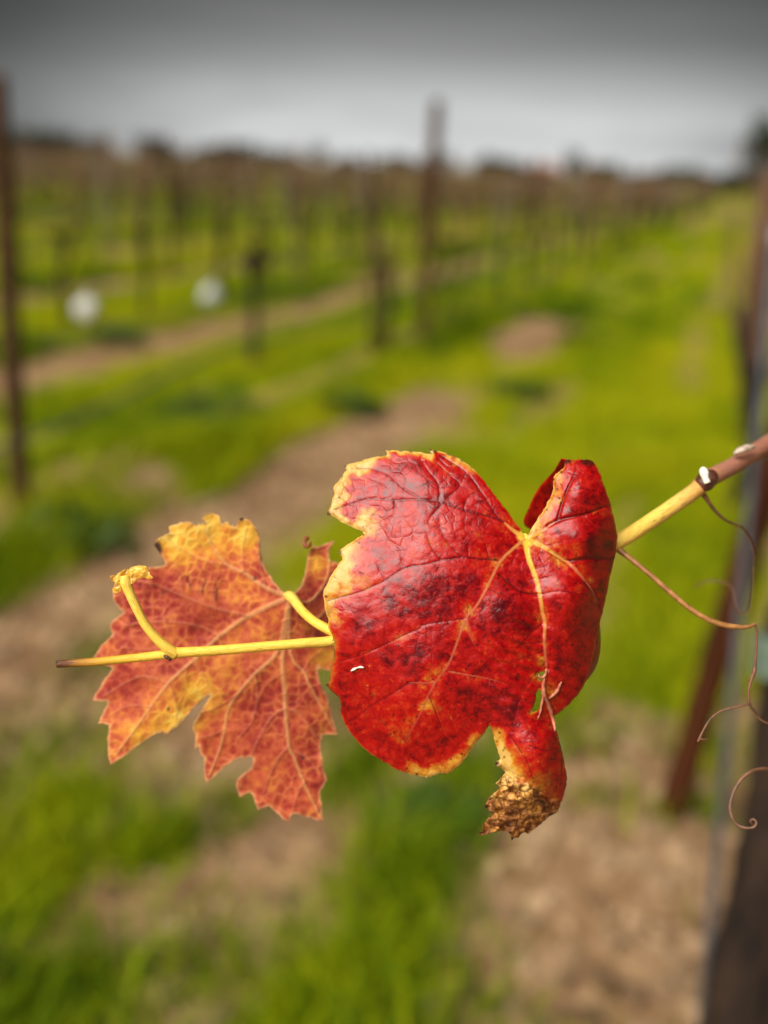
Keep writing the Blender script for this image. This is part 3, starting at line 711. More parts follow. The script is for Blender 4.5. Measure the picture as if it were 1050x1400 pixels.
# ------------------------------------------------------------------ the shoot with its two leaves
def dens(pts, step, jit, seed, close=True):
    """fine outline: a little corner rounding and unevenness"""
    pts = [np.array(p, float) for p in pts]; n = len(pts); out = []
    rng_ = range(n if close else n-1)
    for i in rng_:
        a, b = pts[i], pts[(i+1) % n]; L = np.linalg.norm(b-a); k_ = max(1, int(L/step)); nrm = np.array([-(b-a)[1], (b-a)[0]])/(L+1e-9)
        for q in range(k_):
            t = q/k_; p = a*(1-t)+b*t
            if q: p = p + nrm*jit*(2*float(fbm(np.array(p[0]*.16), np.array(p[1]*.16), seed, 3))-1)*min(1, 4*min(t, 1-t)+.2)*2
            out.append(p)
    return np.array(out)
def inside(P, poly):
    x, y = P[:, 0], P[:, 1]; c = np.zeros(len(P), bool); n = len(poly)
    for i in range(n):
        x1, y1 = poly[i]; x2, y2 = poly[(i+1) % n]
        if y1 == y2: continue
        c ^= ((y1 > y) != (y2 > y)) & (x < (x2-x1)*(y-y1)/(y2-y1)+x1)
    return c
def seg_dist(P, A, B):
    """distance, parameter and closest point for every P over all segments: min"""
    best = np.full(len(P), 1e9); bp = np.zeros_like(P)
    for a, b in zip(A, B):
        d = b-a; t = np.clip(((P-a) @ d)/(d @ d+1e-12), 0, 1); q = a+t[:, None]*d; dd = np.hypot(*(P-q).T)
        m_ = dd < best; best[m_] = dd[m_]; bp[m_] = q[m_]
    return best, bp
def sheet(outline, holes, pitch):
    polys = [outline]+holes
    lo, hi = outline.min(0)-2*pitch, outline.max(0)+2*pitch
    xs, ys = np.arange(lo[0], hi[0], pitch), np.arange(lo[1], hi[1], pitch)
    X, Y = np.meshgrid(xs, ys); P = np.stack([X.ravel(), Y.ravel()], 1)
    ins = inside(P, outline)
    for h in holes: ins &= ~inside(P, h)
    I = ins.reshape(X.shape); cell = I[:-1, :-1] | I[:-1, 1:] | I[1:, 1:] | I[1:, :-1]
    id_ = np.arange(X.size).reshape(X.shape)
    Q = np.stack([id_[:-1, :-1], id_[:-1, 1:], id_[1:, 1:], id_[1:, :-1]], -1)[cell]
    used = np.unique(Q); A = np.concatenate([p for p in polys]); B = np.concatenate([np.roll(p, -1, 0) for p in polys])
    outm = used[~ins[used]]
    _, near_ = seg_dist(P[outm], A, B); P[outm] = near_
    # catch the outline's own corners
    for v in A:
        d = np.hypot(*(P[outm]-v).T); j = d.argmin()
        if d[j] < pitch*1.2: P[outm[j]] = v
    re = np.full(X.size, -1); re[used] = np.arange(len(used))
    return P[used], re[Q], A, B
def rbf(ctrl):
    C = np.array([c[:2] for c in ctrl], float)/100; v = np.array([c[2] for c in ctrl], float); n = len(C)
    def U(r): return np.where(r > 1e-9, r*r*np.log(r+1e-12), 0)
    K = U(np.hypot(C[:, None, 0]-C[None, :, 0], C[:, None, 1]-C[None, :, 1])) + np.eye(n)*.02
    Pm = np.c_[np.ones(n), C]; A = np.block([[K, Pm], [Pm.T, np.zeros((3, 3))]])
    s_ = np.linalg.solve(A, np.r_[v, 0, 0, 0])
    def f(P):
        q = P/100; r = np.hypot(q[:, None, 0]-C[None, :, 0], q[:, None, 1]-C[None, :, 1])
        return U(r) @ s_[:n] + np.c_[np.ones(len(q)), q] @ s_[n:]
    return f
def vein_mask(P, lines):
    """lines: (points, start width, end width[, pale start, pale end]); mask 0..1, nearest distance and paleness"""
    m_ = np.zeros(len(P)); dm = np.full(len(P), 1e9); pl = np.zeros(len(P))
    for L in lines:
        pts, w0, w1 = [np.array(p, float) for p in L[0]], L[1], L[2]; p0, p1 = (L[3], L[4]) if len(L) > 3 else (0, 0)
        pts, _, _ = catmull(pts, [0]*len(pts), [0]*len(pts), 3)
        ln = [0]
        for a, b in zip(pts[:-1], pts[1:]): ln.append(ln[-1]+np.linalg.norm(b-a))
        for i in range(len(pts)-1):
            a, b = pts[i], pts[i+1]; d = b-a; t = np.clip(((P-a) @ d)/(d @ d+1e-9), 0, 1); dd = np.hypot(*(P-(a+t[:, None]*d)).T)
            u = (ln[i]+t*(ln[i+1]-ln[i]))/ln[-1]; w_ = w0*(1-u)+w1*u
            v = 1-sstep(.45, 1.25, dd/(w_*.5+.25)); up_ = v > m_; m_[up_] = v[up_]; pl[up_] = (p0*(1-u)+p1*u)[up_]
            dm = np.minimum(dm, dd)
    return m_, dm, pl
def cells(P, spacing, seed, stretch=1.0):
    """network of fine cross veins: distance to the nearest cell border, in px"""
    r = np.random.default_rng(seed); lo, hi = P.min(0), P.max(0); gx_ = np.arange(lo[0]-spacing, hi[0]+spacing, spacing); gy_ = np.arange(lo[1]-spacing, hi[1]+spacing, spacing*stretch)
    S = np.stack(np.meshgrid(gx_, gy_), -1).reshape(-1, 2); S = S + r.uniform(-.48, .48, S.shape)*[spacing, spacing*stretch]
    Pw = P + np.stack([fbm(P[:, 0]*.06, P[:, 1]*.06, seed, 3), fbm(P[:, 0]*.06, P[:, 1]*.06, seed+5, 3)], 1)*9-4.5
    out = np.empty(len(P))
    for k_ in range(0, len(P), 4000):
        q = Pw[k_:k_+4000]; d2 = ((q[:, None]-S[None])**2).sum(-1); i2 = np.argpartition(d2, 1, axis=1)[:, :2]
        a = np.take_along_axis(d2, i2, 1); a.sort(axis=1); out[k_:k_+4000] = (np.sqrt(a[:, 1])-np.sqrt(a[:, 0]))*.5
    return out
def blob(P, lst):
    v = np.zeros(len(P))
    for x, y, r, a in lst:
        g = a*np.exp(-((P[:, 0]-x)**2+(P[:, 1]-y)**2)/(r*r)); v = np.where(np.abs(g) > np.abs(v), g, v) if a > 0 else v+g
    return v
def zc(ox, oy, s_, lst): return [(ox+a/s_, oy+b/s_) for a, b in lst]

shoot = empty('vine_shoot', px(652, 808, .372), 'yellow vine shoot with two autumn leaves and curling tendrils in sharp focus', 'vine shoot')
SO = np.array(shoot.location)

# --- red leaf
R1 = zc(430, 590, 2.386, [(690, 345), (660, 300), (630, 260), (600, 222), (575, 190), (550, 158), (525, 128), (500, 107), (475, 90), (450, 77), (425, 69), (405, 64), (386, 60), (377, 57), (374, 64), (383, 71), (374, 74), (355, 70), (325, 66),
     (295, 63), (262, 61), (245, 62), (228, 60), (236, 68), (238, 77), (215, 80), (185, 86), (150, 95), (116, 105), (104, 110), (96, 112), (106, 127), (92, 143), (76, 166), (62, 182), (54, 187), (64, 193), (66, 204), (58, 225), (51, 250), (42, 263), (41, 272), (56, 274),
     (80, 290), (110, 306), (140, 320), (162, 330), (150, 343), (130, 355), (105, 370), (86, 384), (79, 396), (88, 405), (92, 420), (80, 432), (68, 450), (48, 482), (34, 510), (28, 535), (33, 560), (37, 590), (46, 610), (44, 640), (58, 665), (66, 690), (62, 715)])
R2 = zc(430, 850, 2.386, [(58, 60), (66, 95), (58, 140), (50, 175), (46, 200), (36, 206), (48, 217), (62, 232), (79, 244), (86, 258), (88, 275), (85, 292), (91, 312), (103, 338), (120, 365), (142, 392), (163, 415), (185, 433), (210, 447), (236, 462), (262, 479), (290, 491), (320, 500),
     (350, 505), (376, 506), (392, 501), (408, 494), (424, 496), (440, 492), (456, 482), (470, 472), (485, 455), (500, 433), (518, 408), (540, 380), (558, 355), (571, 332), (578, 345), (585, 372), (592, 405), (602, 432), (606, 448)])
R3 = zc(640, 1030, 7, [(300, 62), (280, 72), (250, 95), (268, 118), (300, 128), (345, 165), (362, 182), (335, 212), (296, 262), (266, 288), (300, 318), (292, 345), (235, 388), (190, 440), (158, 512), (200, 545), (248, 562), (220, 605), (170, 650), (132, 700), (148, 742), (88, 756), (132, 786), (215, 762), (300, 744), (370, 742), (405, 780), (416, 834), (440, 808), (482, 806), (505, 768), (540, 752), (572, 768), (640, 722), (700, 672), (770, 604), (820, 578), (858, 548), (880, 470), (905, 420), (935, 320), (946, 250), (932, 150), (910, 40)])
R4 = [(764, 1010), (758, 986), (757, 979), (770, 970), (778, 963), (790, 950), (799, 934), (807, 915), (812, 892), (817, 868), (820, 850), (826, 828), (831, 802), (836, 780), (842, 755), (844, 735), (840, 712), (833, 684), (826, 665), (818, 642), (813, 634), (806, 629), (798, 629), (790, 628), (783, 633), (780, 628), (773, 629), (771, 640), (760, 648), (757, 653), (757, 668), (752, 682), (742, 700), (731, 716)]
RED = dens(R1+R2+R3+R4, 3.0, .8, 3)
HOLE = dens([(733, 947), (737, 941), (741, 947), (740, 966), (736, 971), (726, 975), (729, 967), (732, 958)], 3, .3, 5)
TEAR = dens([(734, 921), (742, 918), (747, 914), (746, 923), (742, 931), (736, 929)], 3, .3, 6)
P, Q, A, B = sheet(RED, [HOLE, TEAR], 1.5)
J = (718, 737)
BASE = .357
RD = rbf([(718, 737, 3.2), (693, 717, 2.2), (672, 690, 2.5), (640, 650, 6), (600, 622, 10), (540, 616, 12), (480, 642, 11), (452, 665, 9), (449, 702, 7), (498, 728, 4), (530, 684, 4.5), (580, 684, 2.2), (580, 650, 5), (620, 700, 0.6), (640, 740, -1.5),
          (560, 740, 0), (463, 765, 3), (446, 822, 2), (500, 800, -.5), (560, 800, -3), (620, 800, -3.6), (680, 770, -.5), (650, 835, -3.2), (600, 880, -4.5), (540, 880, -3), (480, 880, -.6), (452, 900, 2.6), (449, 935, 5), (466, 975, 7.5),
          (500, 1020, 9), (575, 1062, 8), (560, 1000, 1.5), (600, 950, -3), (640, 1015, 2), (668, 990, 1), (660, 930, -2.5), (700, 880, -2.4), (700, 830, -3.4), (730, 800, .6), (742, 850, 1.2), (715, 860, -2.2), (745, 905, 2.5), (760, 860, 0),
          (750, 770, 1.2), (772, 800, -1.8), (790, 830, -.5), (775, 765, 2.4), (800, 765, 3.2), (808, 800, 4), (790, 740, -.2), (815, 735, 2.6), (760, 712, 2.6), (797, 704, 2.2), (790, 672, 0.5), (771, 681, 3), (757, 665, 6), (745, 700, 5), (785, 634, 7), (812, 640, 7), (822, 668, 5),
          (835, 695, 8), (844, 737, 14), (836, 780, 15), (820, 850, 13), (805, 900, 10), (780, 960, 8), (757, 978, 8), (780, 900, 3), (728, 960, 0), (700, 960, -1.5), (690, 1000, .5), (720, 1010, -2.5), (748, 1008, -1.0), (764, 1020, 4), (773, 1060, 7), (690, 1050, 3), (720, 1060, -1), (745, 1050, -1.0),
          (700, 1090, 4.5), (665, 1100, 6), (655, 1138, 9), (700, 1140, 10), (740, 1122, 13), (765, 1095, 12), (730, 1095, 5)])
MAIN = [([J, (704, 748), (683, 769), (665, 805), (649, 832), (637, 845), (623, 884), (612, 910), (597, 930), (586, 950), (570, 985), (553, 1012)], 4.2, 1.1, .6, .12),
        ([J, (723, 764), (733, 791), (738, 813), (742, 840), (745, 853), (744, 877), (747, 914)], 8, 2.6, 1.0, .35),
        ([J, (740, 746), (761, 759), (781, 773), (797, 791), (809, 807), (817, 825)], 7.5, 1.2, .9, .1),
        ([J, (700, 724), (690, 715)], 8, 2.5, .95, .5), ([J, (740, 727), (758, 714)], 7, 1.5, .9, .4), ([(714, 733), (722, 741)], 15, 15, 1, 1),
        ([(744, 933), (744, 949), (751, 966), (760, 990), (766, 1015)], 5, 3, .45, .3), ([(752, 954), (760, 945), (766, 936)], 4, 1.5, .8, .6),
        ([(595, 932), (578, 934), (560, 933)], 2.2, 1, .35, .15), ([(614, 918), (630, 921), (663, 927), (684, 932)], 2, 1, .35, .1), ([(638, 842), (640, 862), (648, 880)], 3, 1, .35, .1)]
SEC = [([(693, 717), (672, 707), (633, 697), (600, 686), (573, 683), (533, 684), (507, 682), (487, 687), (457, 697)], 3.2, 1.2),
       ([(573, 680), (553, 669), (532, 650), (509, 641), (488, 641)], 2.0, 1), ([(600, 685), (600, 664), (585, 644), (576, 630)], 2.2, 1.2), ([(600, 664), (613, 652)], 1.6, 1), ([(612, 680), (629, 664), (617, 652), (596, 633)], 1.8, 1),
       ([(690, 715), (679, 706), (669, 690), (655, 669), (637, 646), (613, 630), (600, 622)], 2.6, 1.1), ([(656, 670), (640, 680), (634, 695)], 1.4, .8), ([(669, 690), (655, 686), (647, 692)], 1.6, 1), ([(637, 646), (629, 664)], 1.4, .9),
       ([(681, 766), (652, 764), (631, 762), (603, 766), (580, 772), (553, 777), (527, 794), (509, 802), (491, 810), (460, 818), (448, 822)], 3.0, 1.4),
       ([(631, 762), (612, 742), (604, 725), (600, 708)], 1.6, .9), ([(603, 766), (590, 748), (584, 732)], 1.5, .9), ([(668, 764), (664, 745)], 1.6, 1), ([(640, 763), (640, 748)], 1.4, .8), ([(553, 777), (545, 752), (530, 738)], 1.4, .8), ([(527, 794), (515, 770)], 1.4, .8),
       ([(637, 845), (617, 848), (580, 854), (573, 860), (551, 869), (500, 893), (462, 905)], 2.2, .8), ([(560, 933), (535, 949), (508, 965), (482, 985)], 1.8, .8), ([(586, 950), (600, 985), (612, 1020)], 1.6, .8),
       ([(680, 785), (700, 800), (713, 810), (737, 812)], 2.2, 1.4), ([(668, 806), (690, 815), (700, 820)], 1.6, .8), ([(704, 748), (690, 745)], 2, 1),
       ([(740, 853), (724, 867), (706, 888)], 2.2, 1), ([(744, 877), (722, 880), (704, 878)], 1.5, .8), ([(745, 890), (720, 898), (700, 905)], 1.5, .8), ([(747, 905), (725, 930), (708, 962), (700, 998)], 1.8, .8), ([(747, 870), (768, 890), (776, 930)], 1.6, .8),
       ([(774, 767), (797, 764), (817, 763), (838, 764)], 4.6, 3.4), ([(761, 758), (768, 764), (776, 768)], 4, 3), ([(809, 807), (817, 825), (822, 838)], 3, 1.5), ([(797, 791), (808, 800), (822, 790)], 1.4, .8), ([(800, 763), (803, 752)], 2.5, 1), ([(787, 765), (788, 756)], 2.2, 1),
       ([(738, 813), (765, 808), (790, 812)], 1.4, .8), ([(735, 792), (755, 788), (765, 784)], 1.6, .8), ([(731, 778), (748, 774)], 1.4, .8), ([(733, 790), (722, 793)], 2, 1),
       ([(745, 722), (760, 712), (797, 704), (823, 694), (836, 690)], 4, 1.8), ([(763, 710), (771, 681), (784, 653), (787, 640)], 2.8, 1.4), ([(797, 704), (812, 722), (835, 728)], 1.4, .8), ([(775, 672), (795, 668), (815, 672)], 1.4, .8),
       ([(700, 1010), (720, 1040), (730, 1070)], 1.6, .8), ([(764, 1010), (768, 1040), (766, 1075)], 2.2, 1.2), ([(725, 1020), (745, 1026), (760, 1022)], 1.6, .8), ([(600, 628), (613, 640)], 1.8, 1), ([(605, 690), (585, 715), (612, 725)], 1.6, .9), ([(540, 684), (538, 704), (525, 712)], 1.8, 1)]
v1, d1, pl = vein_mask(P, MAIN); v2, d2, _ = vein_mask(P, SEC)
cd = cells(P, 17, 5, .75); cd2 = cells(P, 8.5, 8)
v3 = np.maximum((1-sstep(.3, 1.5, cd))*(.35+.65*sstep(.45, .6, fbm(P[:, 0]*.03, P[:, 1]*.03, 12, 2))), .3*(1-sstep(.2, 1.2, cd2)))
md, _ = seg_dist(P, A, B)
x, y = P[:, 0], P[:, 1]
nz = fbm(x*.05, y*.05, 31, 4); nq = fbm(x*.13, y*.13, 37, 3)
yel = .262 + 0*x
marg = lambda wd, soft=1.0: 1-sstep(wd*.35, wd*1.25, md + (nz-.5)*wd*1.3*soft)
z_ul = sstep(560, 480, x)*sstep(745, 725, y); z_top = sstep(690, 600, x)*sstep(660, 640, y); z_ml = sstep(520, 470, x)*sstep(735, 745, y)*sstep(870, 830, y)
z_bot = sstep(520, 590, x)*sstep(990, 1010, y)*sstep(690, 660, x); z_low = sstep(668, 676, x)*sstep(715, 690, x)*sstep(985, 1000, y); z_rl = sstep(775, 765, x)*sstep(738, 725, y)*sstep(715, 730, x); z_ll = sstep(480, 450, x)*sstep(800, 860, y)*sstep(960, 920, y)
yel = np.maximum(yel, .30+.66*z_ul*marg(23, 1.7)); yel = np.maximum(yel, .30+.68*z_top*marg(10, 1.5)); yel = np.maximum(yel, .3+.45*z_ml*marg(30, 1.6))
yel = np.maximum(yel, .3+.46*z_bot*marg(15, 1.7)); yel = np.maximum(yel, .3+.46*z_low*marg(14, 1.4)); yel = np.maximum(yel, .3+.42*z_rl*marg(20)); yel = np.maximum(yel, .3+.28*z_ll*marg(9))
yel = yel + .28*sstep(3, 0, md)*(1-z_low)
yel += blob(P, [(468, 782, 26, .34), (455, 800, 16, .32), (500, 795, 24, .26), (468, 755, 14, .3), (462, 845, 16, .18), (640, 832, 9, .26), (590, 918, 13, .28), (590, 965, 12, .22), (550, 873, 12, .2), (668, 790, 10, .26), (674, 772, 9, .28), (655, 760, 16, .10), (615, 755, 22, .07), (632, 858, 10, .18),
                (548, 1000, 14, .26), (765, 765, 10, .34), (788, 752, 14, .24), (795, 778, 10, .30), (807, 793, 7, .3), (750, 742, 14, .34), (737, 850, 8, .26), (740, 905, 8, .26), (735, 925, 9, .28), (755, 945, 9, .2), (694, 1035, 20, .34), (736, 1074, 22, .42), (706, 1058, 22, .40), (752, 1087, 12, .34), (762, 1050, 10, .12), (725, 975, 7, .3), (735, 735, 16, .26), (770, 745, 12, .18), (700, 715, 10, .3), (560, 985, 30, .05)])
yel += blob(P, [(690, 845, 30, -.14), (600, 805, 34, -.14), (515, 760, 24, -.10), (720, 850, 18, -.10), (800, 735, 22, -.10), (765, 905, 16, -.12), (640, 960, 34, -.10), (560, 880, 40, -.05), (480, 960, 30, -.08), (800, 680, 16, -.10), (815, 795, 12, -.16), (700, 975, 20, -.12)])
yel += .10*(nq-.5)
yel += .22*(1-sstep(1, 15, d1))*sstep(.48, .66, fbm(x*.15, y*.15, 88, 4))*(md > 6)
yel += .12*(1-sstep(1, 5, d2))*sstep(.52, .66, fbm(x*.05, y*.05, 89, 3))
dry = sstep(0, 9, (y-(1048+(x-683)*.62)) + (nq-.5)*20)*sstep(1040, 1052, y)*sstep(668+92, 764, 0*x+700)
dry = sstep(-7, 9, (y-(1053+(x-690)*.60)) + (nq-.5)*16)*(y > 1040)*(x > 640)*sstep(774, 762, x-(y-1090)*.15)
dry = np.maximum(dry, sstep(8, 3, np.hypot(x-679, y-1044)))
pl = np.where(dry > .02, np.clip(1.05-((x-672)*.45+(y-1062))/62, 0, 1), pl)
tooth = [(588, 614), (595, 617), (471, 637), (453, 668), (448, 703), (446, 936), (676, 1044), (653, 1139), (699, 1148), (664, 1103), (463, 755), (775, 630), (800, 630), (808, 632), (525, 615)]
edge = np.zeros(len(P))
for q, s_ in zip(tooth, (3.5, 3, 3.2, 3.2, 4.2, 4.5, 4.5, 5, 4, 3.5, 4, 5, 6, 5, 2.5)): edge = np.maximum(edge, sstep(s_*1.5, s_*.6, np.hypot(x-q[0], y-q[1])))
edge = np.maximum(edge, .75*sstep(2.6, .6, md)*sstep(475, 462, x)*sstep(855, 890, y)*sstep(985, 960, y))
edge = np.maximum(edge, .8*sstep(7, 2, np.hypot(x-739, y-924))); edge = np.maximum(edge, .8*sstep(2.5, .5, md)*sstep(.52, .6, nq)*(y < 640))
pill = np.minimum(np.minimum(d1, d2), 22)/22
disp = .28*np.sqrt(pill+.02) - .13*v2 + .12*v1 + .05*np.clip(cd/6, 0, 1) + .45*(nz-.5) + .10*(nq-.5)
disp += -.05*(1-sstep(0, 5, d2))*(y < 760)
DEEP = [([(752, 754), (764, 762), (776, 768), (797, 764), (817, 763), (839, 764)], 6, 6), ([(750, 719), (772, 709), (797, 704), (823, 694)], 6, 4), ([(763, 710), (771, 681), (784, 653)], 4, 2.5), ([(738, 813), (715, 811), (700, 802), (682, 787)], 4, 2.5), ([(800, 797), (812, 812), (819, 830)], 5, 4)]
vd, _, _ = vein_mask(P, DEEP); disp += -.55*vd
v2 = np.maximum(v2, .9*vein_mask(P, [(q[0], q[1]*.62, q[2]*.62) for q in DEEP])[0])
disp += 1.0*(fbm(x*.022, y*.022, 91, 3)-.5)
ripple = sstep(60, 12, np.hypot((x-715)*.8, (y-905)*.55)); disp += .28*ripple*np.sin((y-.35*x)*.42+3*nz)
rid = 1-np.abs(2*fbm(x*.045+y*.03, y*.07-x*.02, 55, 3)-1)
rid = rid*.92+.08*(1-np.abs(2*fbm(x*.16-y*.05, y*.10, 58, 3)-1))
disp = disp*(1-dry) + dry*(7.5*(rid-.7)+.25*(fbm(x*.24, y*.24, 57, 3)-.5))
disp += -.7*sstep(4, 0, md)*(.3+nq)*(1-dry)
D = BASE + (RD(P)-disp)/1000.0
V = pxa(x, y, D)
att = dict(px=np.c_[x/100, y/100, 0*x], yel=yel, v1=v1, v2=np.maximum(v2*(1-v1), .8*vd*(x > 745)), v3=v3*(1-dry), dry=dry, pale=pl, edge=edge)
# the right-hand margin rolls back behind the blade
EP = [(808, 631, 40, 0, 10), (820, 648, 62, 1, 16), (829, 672, 92, 2, 22), (836, 698, 112, 2, 25), (842, 722, 124, 2, 26), (844, 738, 92, 2, 24), (841, 760, 62, 2, 20), (836, 780, 45, 2, 18), (831, 802, 36, 2, 16), (826, 828, 30, 2, 15), (820, 850, 26, 4, 15), (817, 868, 24, 9, 15), (812, 892, 22, 13, 15), (807, 915, 22, 11, 14), (799, 934, 24, 4, 12), (785, 955, 26, 1, 8)]
ep, er, ea = catmull([np.array(q) for q in EP], [0]*len(EP), [0]*len(EP), 5); ep = np.array(ep); S = 26
sv = np.linspace(0, 1, S); ex, ey, ew, eb, ez = ep.T
d_e = RD(np.c_[ex, ey])
WX = ex[:, None] - 1.0 + eb[:, None]*np.sin(np.pi*np.minimum(1, sv*1.6))[None] - ew[:, None]*(sv**1.35)[None]
WY = ey[:, None] + 0*sv[None] - 4*(sv**2)[None]
WD = d_e[:, None] + .6 + ez[:, None]*np.sin(sv*np.pi*.5)[None]**.8 + 1.5*(fbm(WX*.03, WY*.03, 4, 3)-.5)*sv[None]
wv = pxa(WX.ravel(), WY.ravel(), BASE+WD.ravel()/1000)
wi = np.arange(len(ep)*S).reshape(len(ep), S)+len(V)
wq = np.stack([wi[:-1, :-1], wi[1:, :-1], wi[1:, 1:], wi[:-1, 1:]], -1).reshape(-1, 4)
wn_ = len(wv); wx, wy = WX.ravel(), WY.ravel()
V = np.concatenate([V, wv]); Q = np.concatenate([Q, wq])
extra = dict(px=np.c_[wx/100+3, wy/100, 0*wx], yel=.30+0*wx, v1=0*wx, v2=0*wx, v3=.3*(fbm(wx*.1, wy*.1, 3, 3) > .6), dry=0*wx, pale=0*wx, edge=.0*wx)
att = {k_: np.concatenate([att[k_], extra[k_]]) for k_ in att}
red_me = mesh_from('leaf', V-SO, Q, [M['red']], True, att)
red = link('leaf', red_me, shoot); red['label'] = 'large glossy deep red grape leaf with yellow margin and withered brown tip'
sm = red.modifiers.new('thickness', 'SOLIDIFY'); sm.thickness = .00022; sm.offset = 0

def onleaf(a, b, lift): return px(a, b, BASE + float(RD(np.array([[a, b]], float))[0])/1000 - lift)
mb = MB()
for pts, rad in (([(744, 926), (743, 938), (744, 950), (749, 962), (753, 974), (757, 988), (759, 1000)], [.45, .6, .8, .75, .8, .7, .3]), ([(744, 948), (741, 960), (739, 972), (736, 982)], [.45, .45, .4, .2]),
                 ([(750, 955), (756, 951), (762, 944), (766, 936), (768, 932)], [.3, .6, .65, .5, .2]), ([(736, 923), (741, 927), (746, 922), (747, 914)], [.3, .55, .5, .3])):
    mb.tube([onleaf(a_, b_, .0007) for a_, b_ in pts], [q*mm_ for q in rad for mm_ in (.001,)], 7, 4, .22, len(pts))
mb.build('torn_strip', simple_mat('torn_leaf_tissue', (.22, .025, .015), (.50, .19, .10), 500, .5, .4, .5, bd=.0005), red, SO)
mb = MB(); mb.tube([onleaf(480, 917.5, .0008), onleaf(484, 915, .0009), onleaf(488.5, 913, .0008)], [.0002, .00042, .0002], 6, 2, .2); mb.tube([onleaf(488.5, 913, .0008), onleaf(493, 912, .0010), onleaf(497.5, 913, .0008)], [.0002, .00036, .0002], 6, 2, .2)
fo = onleaf(488, 914, .0008); o = mb.build('fleck', M['bud'], None, fo); o.location = fo; tag(o, 'tiny white fleck stuck on the lower left of the big red leaf', 'fleck')

# --- orange leaf, seen from below
OL = [(396, 816)] + zc(280, 690, 5.25, [(570, 640), (525, 585), (480, 520), (440, 470), (415, 420), (405, 360), (402, 300), (397, 240), (385, 195), (366, 160), (335, 122), (312, 108), (285, 100), (265, 92), (248, 104), (235, 125), (222, 165), (200, 150), (175, 128), (150, 124), (128, 140), (112, 112)]) \
   + zc(120, 690, 5.833, [(1050, 92), (1010, 72), (970, 64), (930, 82), (910, 108), (935, 150), (885, 152), (860, 162), (830, 142), (785, 138), (740, 140), (720, 155), (690, 160), (650, 172), (645, 185), (660, 215), (640, 232), (600, 250), (572, 262), (545, 285), (530, 318), (550, 350), (578, 395), (598, 425), (625, 480), (560, 492), (490, 500), (400, 520), (300, 560), (215, 640), (195, 690), (205, 760), (240, 810), (290, 860), (225, 905), (178, 950), (180, 985)]) \
   + zc(120, 860, 5.833, [(200, 38), (165, 75), (130, 110), (90, 160), (42, 222), (120, 280), (205, 310), (160, 370), (110, 440), (70, 505), (42, 570), (85, 572), (168, 580), (140, 630), (112, 690), (80, 758), (130, 752), (172, 765), (168, 820), (156, 880), (165, 980), (180, 1082), (225, 1055), (300, 1005), (365, 955), (430, 905), (490, 865), (545, 830), (600, 815), (626, 850), (650, 815), (710, 780), (775, 710), (850, 620), (920, 555), (985, 515)]) \
   + zc(260, 880, 4.773, [(140, 330), (108, 382), (60, 460), (20, 530), (15, 555), (38, 600), (30, 690), (55, 660), (68, 720), (95, 745), (88, 830), (105, 910), (140, 880), (190, 835), (240, 795), (300, 755), (345, 742), (390, 738), (412, 750), (405, 800), (360, 840), (305, 885), (300, 940), (318, 1002), (350, 985), (385, 968), (408, 985), (425, 1040), (445, 1088), (480, 1068), (515, 1058), (560, 1098), (600, 1140), (648, 1168), (660, 1120), (690, 1110), (750, 1128), (810, 1145), (872, 1160), (862, 1100), (850, 1020), (848, 965), (895, 888), (870, 820), (862, 740), (850, 660), (862, 598), (905, 592), (962, 590), (935, 500), (915, 420), (895, 335), (845, 240), (828, 150), (880, 175), (935, 185)]) \
   + [(470, 905), (484, 880), (494, 845), (502, 810), (494, 782), (470, 770), (455, 768), (450, 764), (450, 753), (457, 739), (445, 743), (436, 748), (430, 745), (424, 752), (420, 768), (417, 785), (411, 802), (402, 811)]
ORANGE = dens(OL, 3.0, .9, 7)
P, Q, A, B = sheet(ORANGE, [], 1.6)
OBASE = .394
OD = rbf([(396, 816, 0), (360, 800, .5), (330, 770, 1.5), (300, 740, 1), (280, 708, -1), (220, 740, 0), (350, 725, -3), (340, 712, -4), (300, 800, 2.5), (240, 810, 2), (180, 810, 3), (330, 845, 3), (260, 870, 3), (170, 870, 3), (135, 950, 5), (200, 940, 2), (154, 1042, 4), (240, 985, 1), (290, 945, 3), (390, 880, 3),
          (390, 960, 5), (330, 960, 5), (285, 1060, 6), (270, 1000, 5), (395, 1020, 6), (360, 1060, 7), (327, 1088, 8), (440, 1120, 8), (390, 1120, 8), (440, 1000, 8), (460, 1003, 10), (440, 930, 7), (425, 860, 5), (450, 900, 10), (480, 880, 13), (430, 800, 5), (421, 760, 6), (457, 740, 8), (495, 800, 14), (410, 805, 2)])
OMAIN = [([(396, 816), (364, 804), (332, 782), (310, 772), (290, 745), (279, 722)], 6.5, 2), ([(396, 816), (340, 842), (300, 870), (262, 905), (230, 934), (206, 966), (189, 990), (158, 1032)], 7.5, 2.2), ([(396, 816), (386, 868), (377, 895), (348, 922), (325, 949), (312, 970), (307, 997), (300, 1025), (286, 1060)], 6.5, 2),
         ([(396, 816), (393, 850), (386, 901), (389, 943), (390, 968), (395, 1020), (402, 1035), (415, 1069), (438, 1117)], 8, 2.2), ([(396, 816), (397, 893), (415, 918), (421, 932), (438, 964), (457, 998)], 5, 1.8), ([(396, 816), (421, 823), (444, 797), (452, 760)], 4, 1.6), ([(396, 816), (425, 850), (451, 829), (480, 820)], 4, 1.6), ([(391, 812), (402, 819)], 13, 13)]
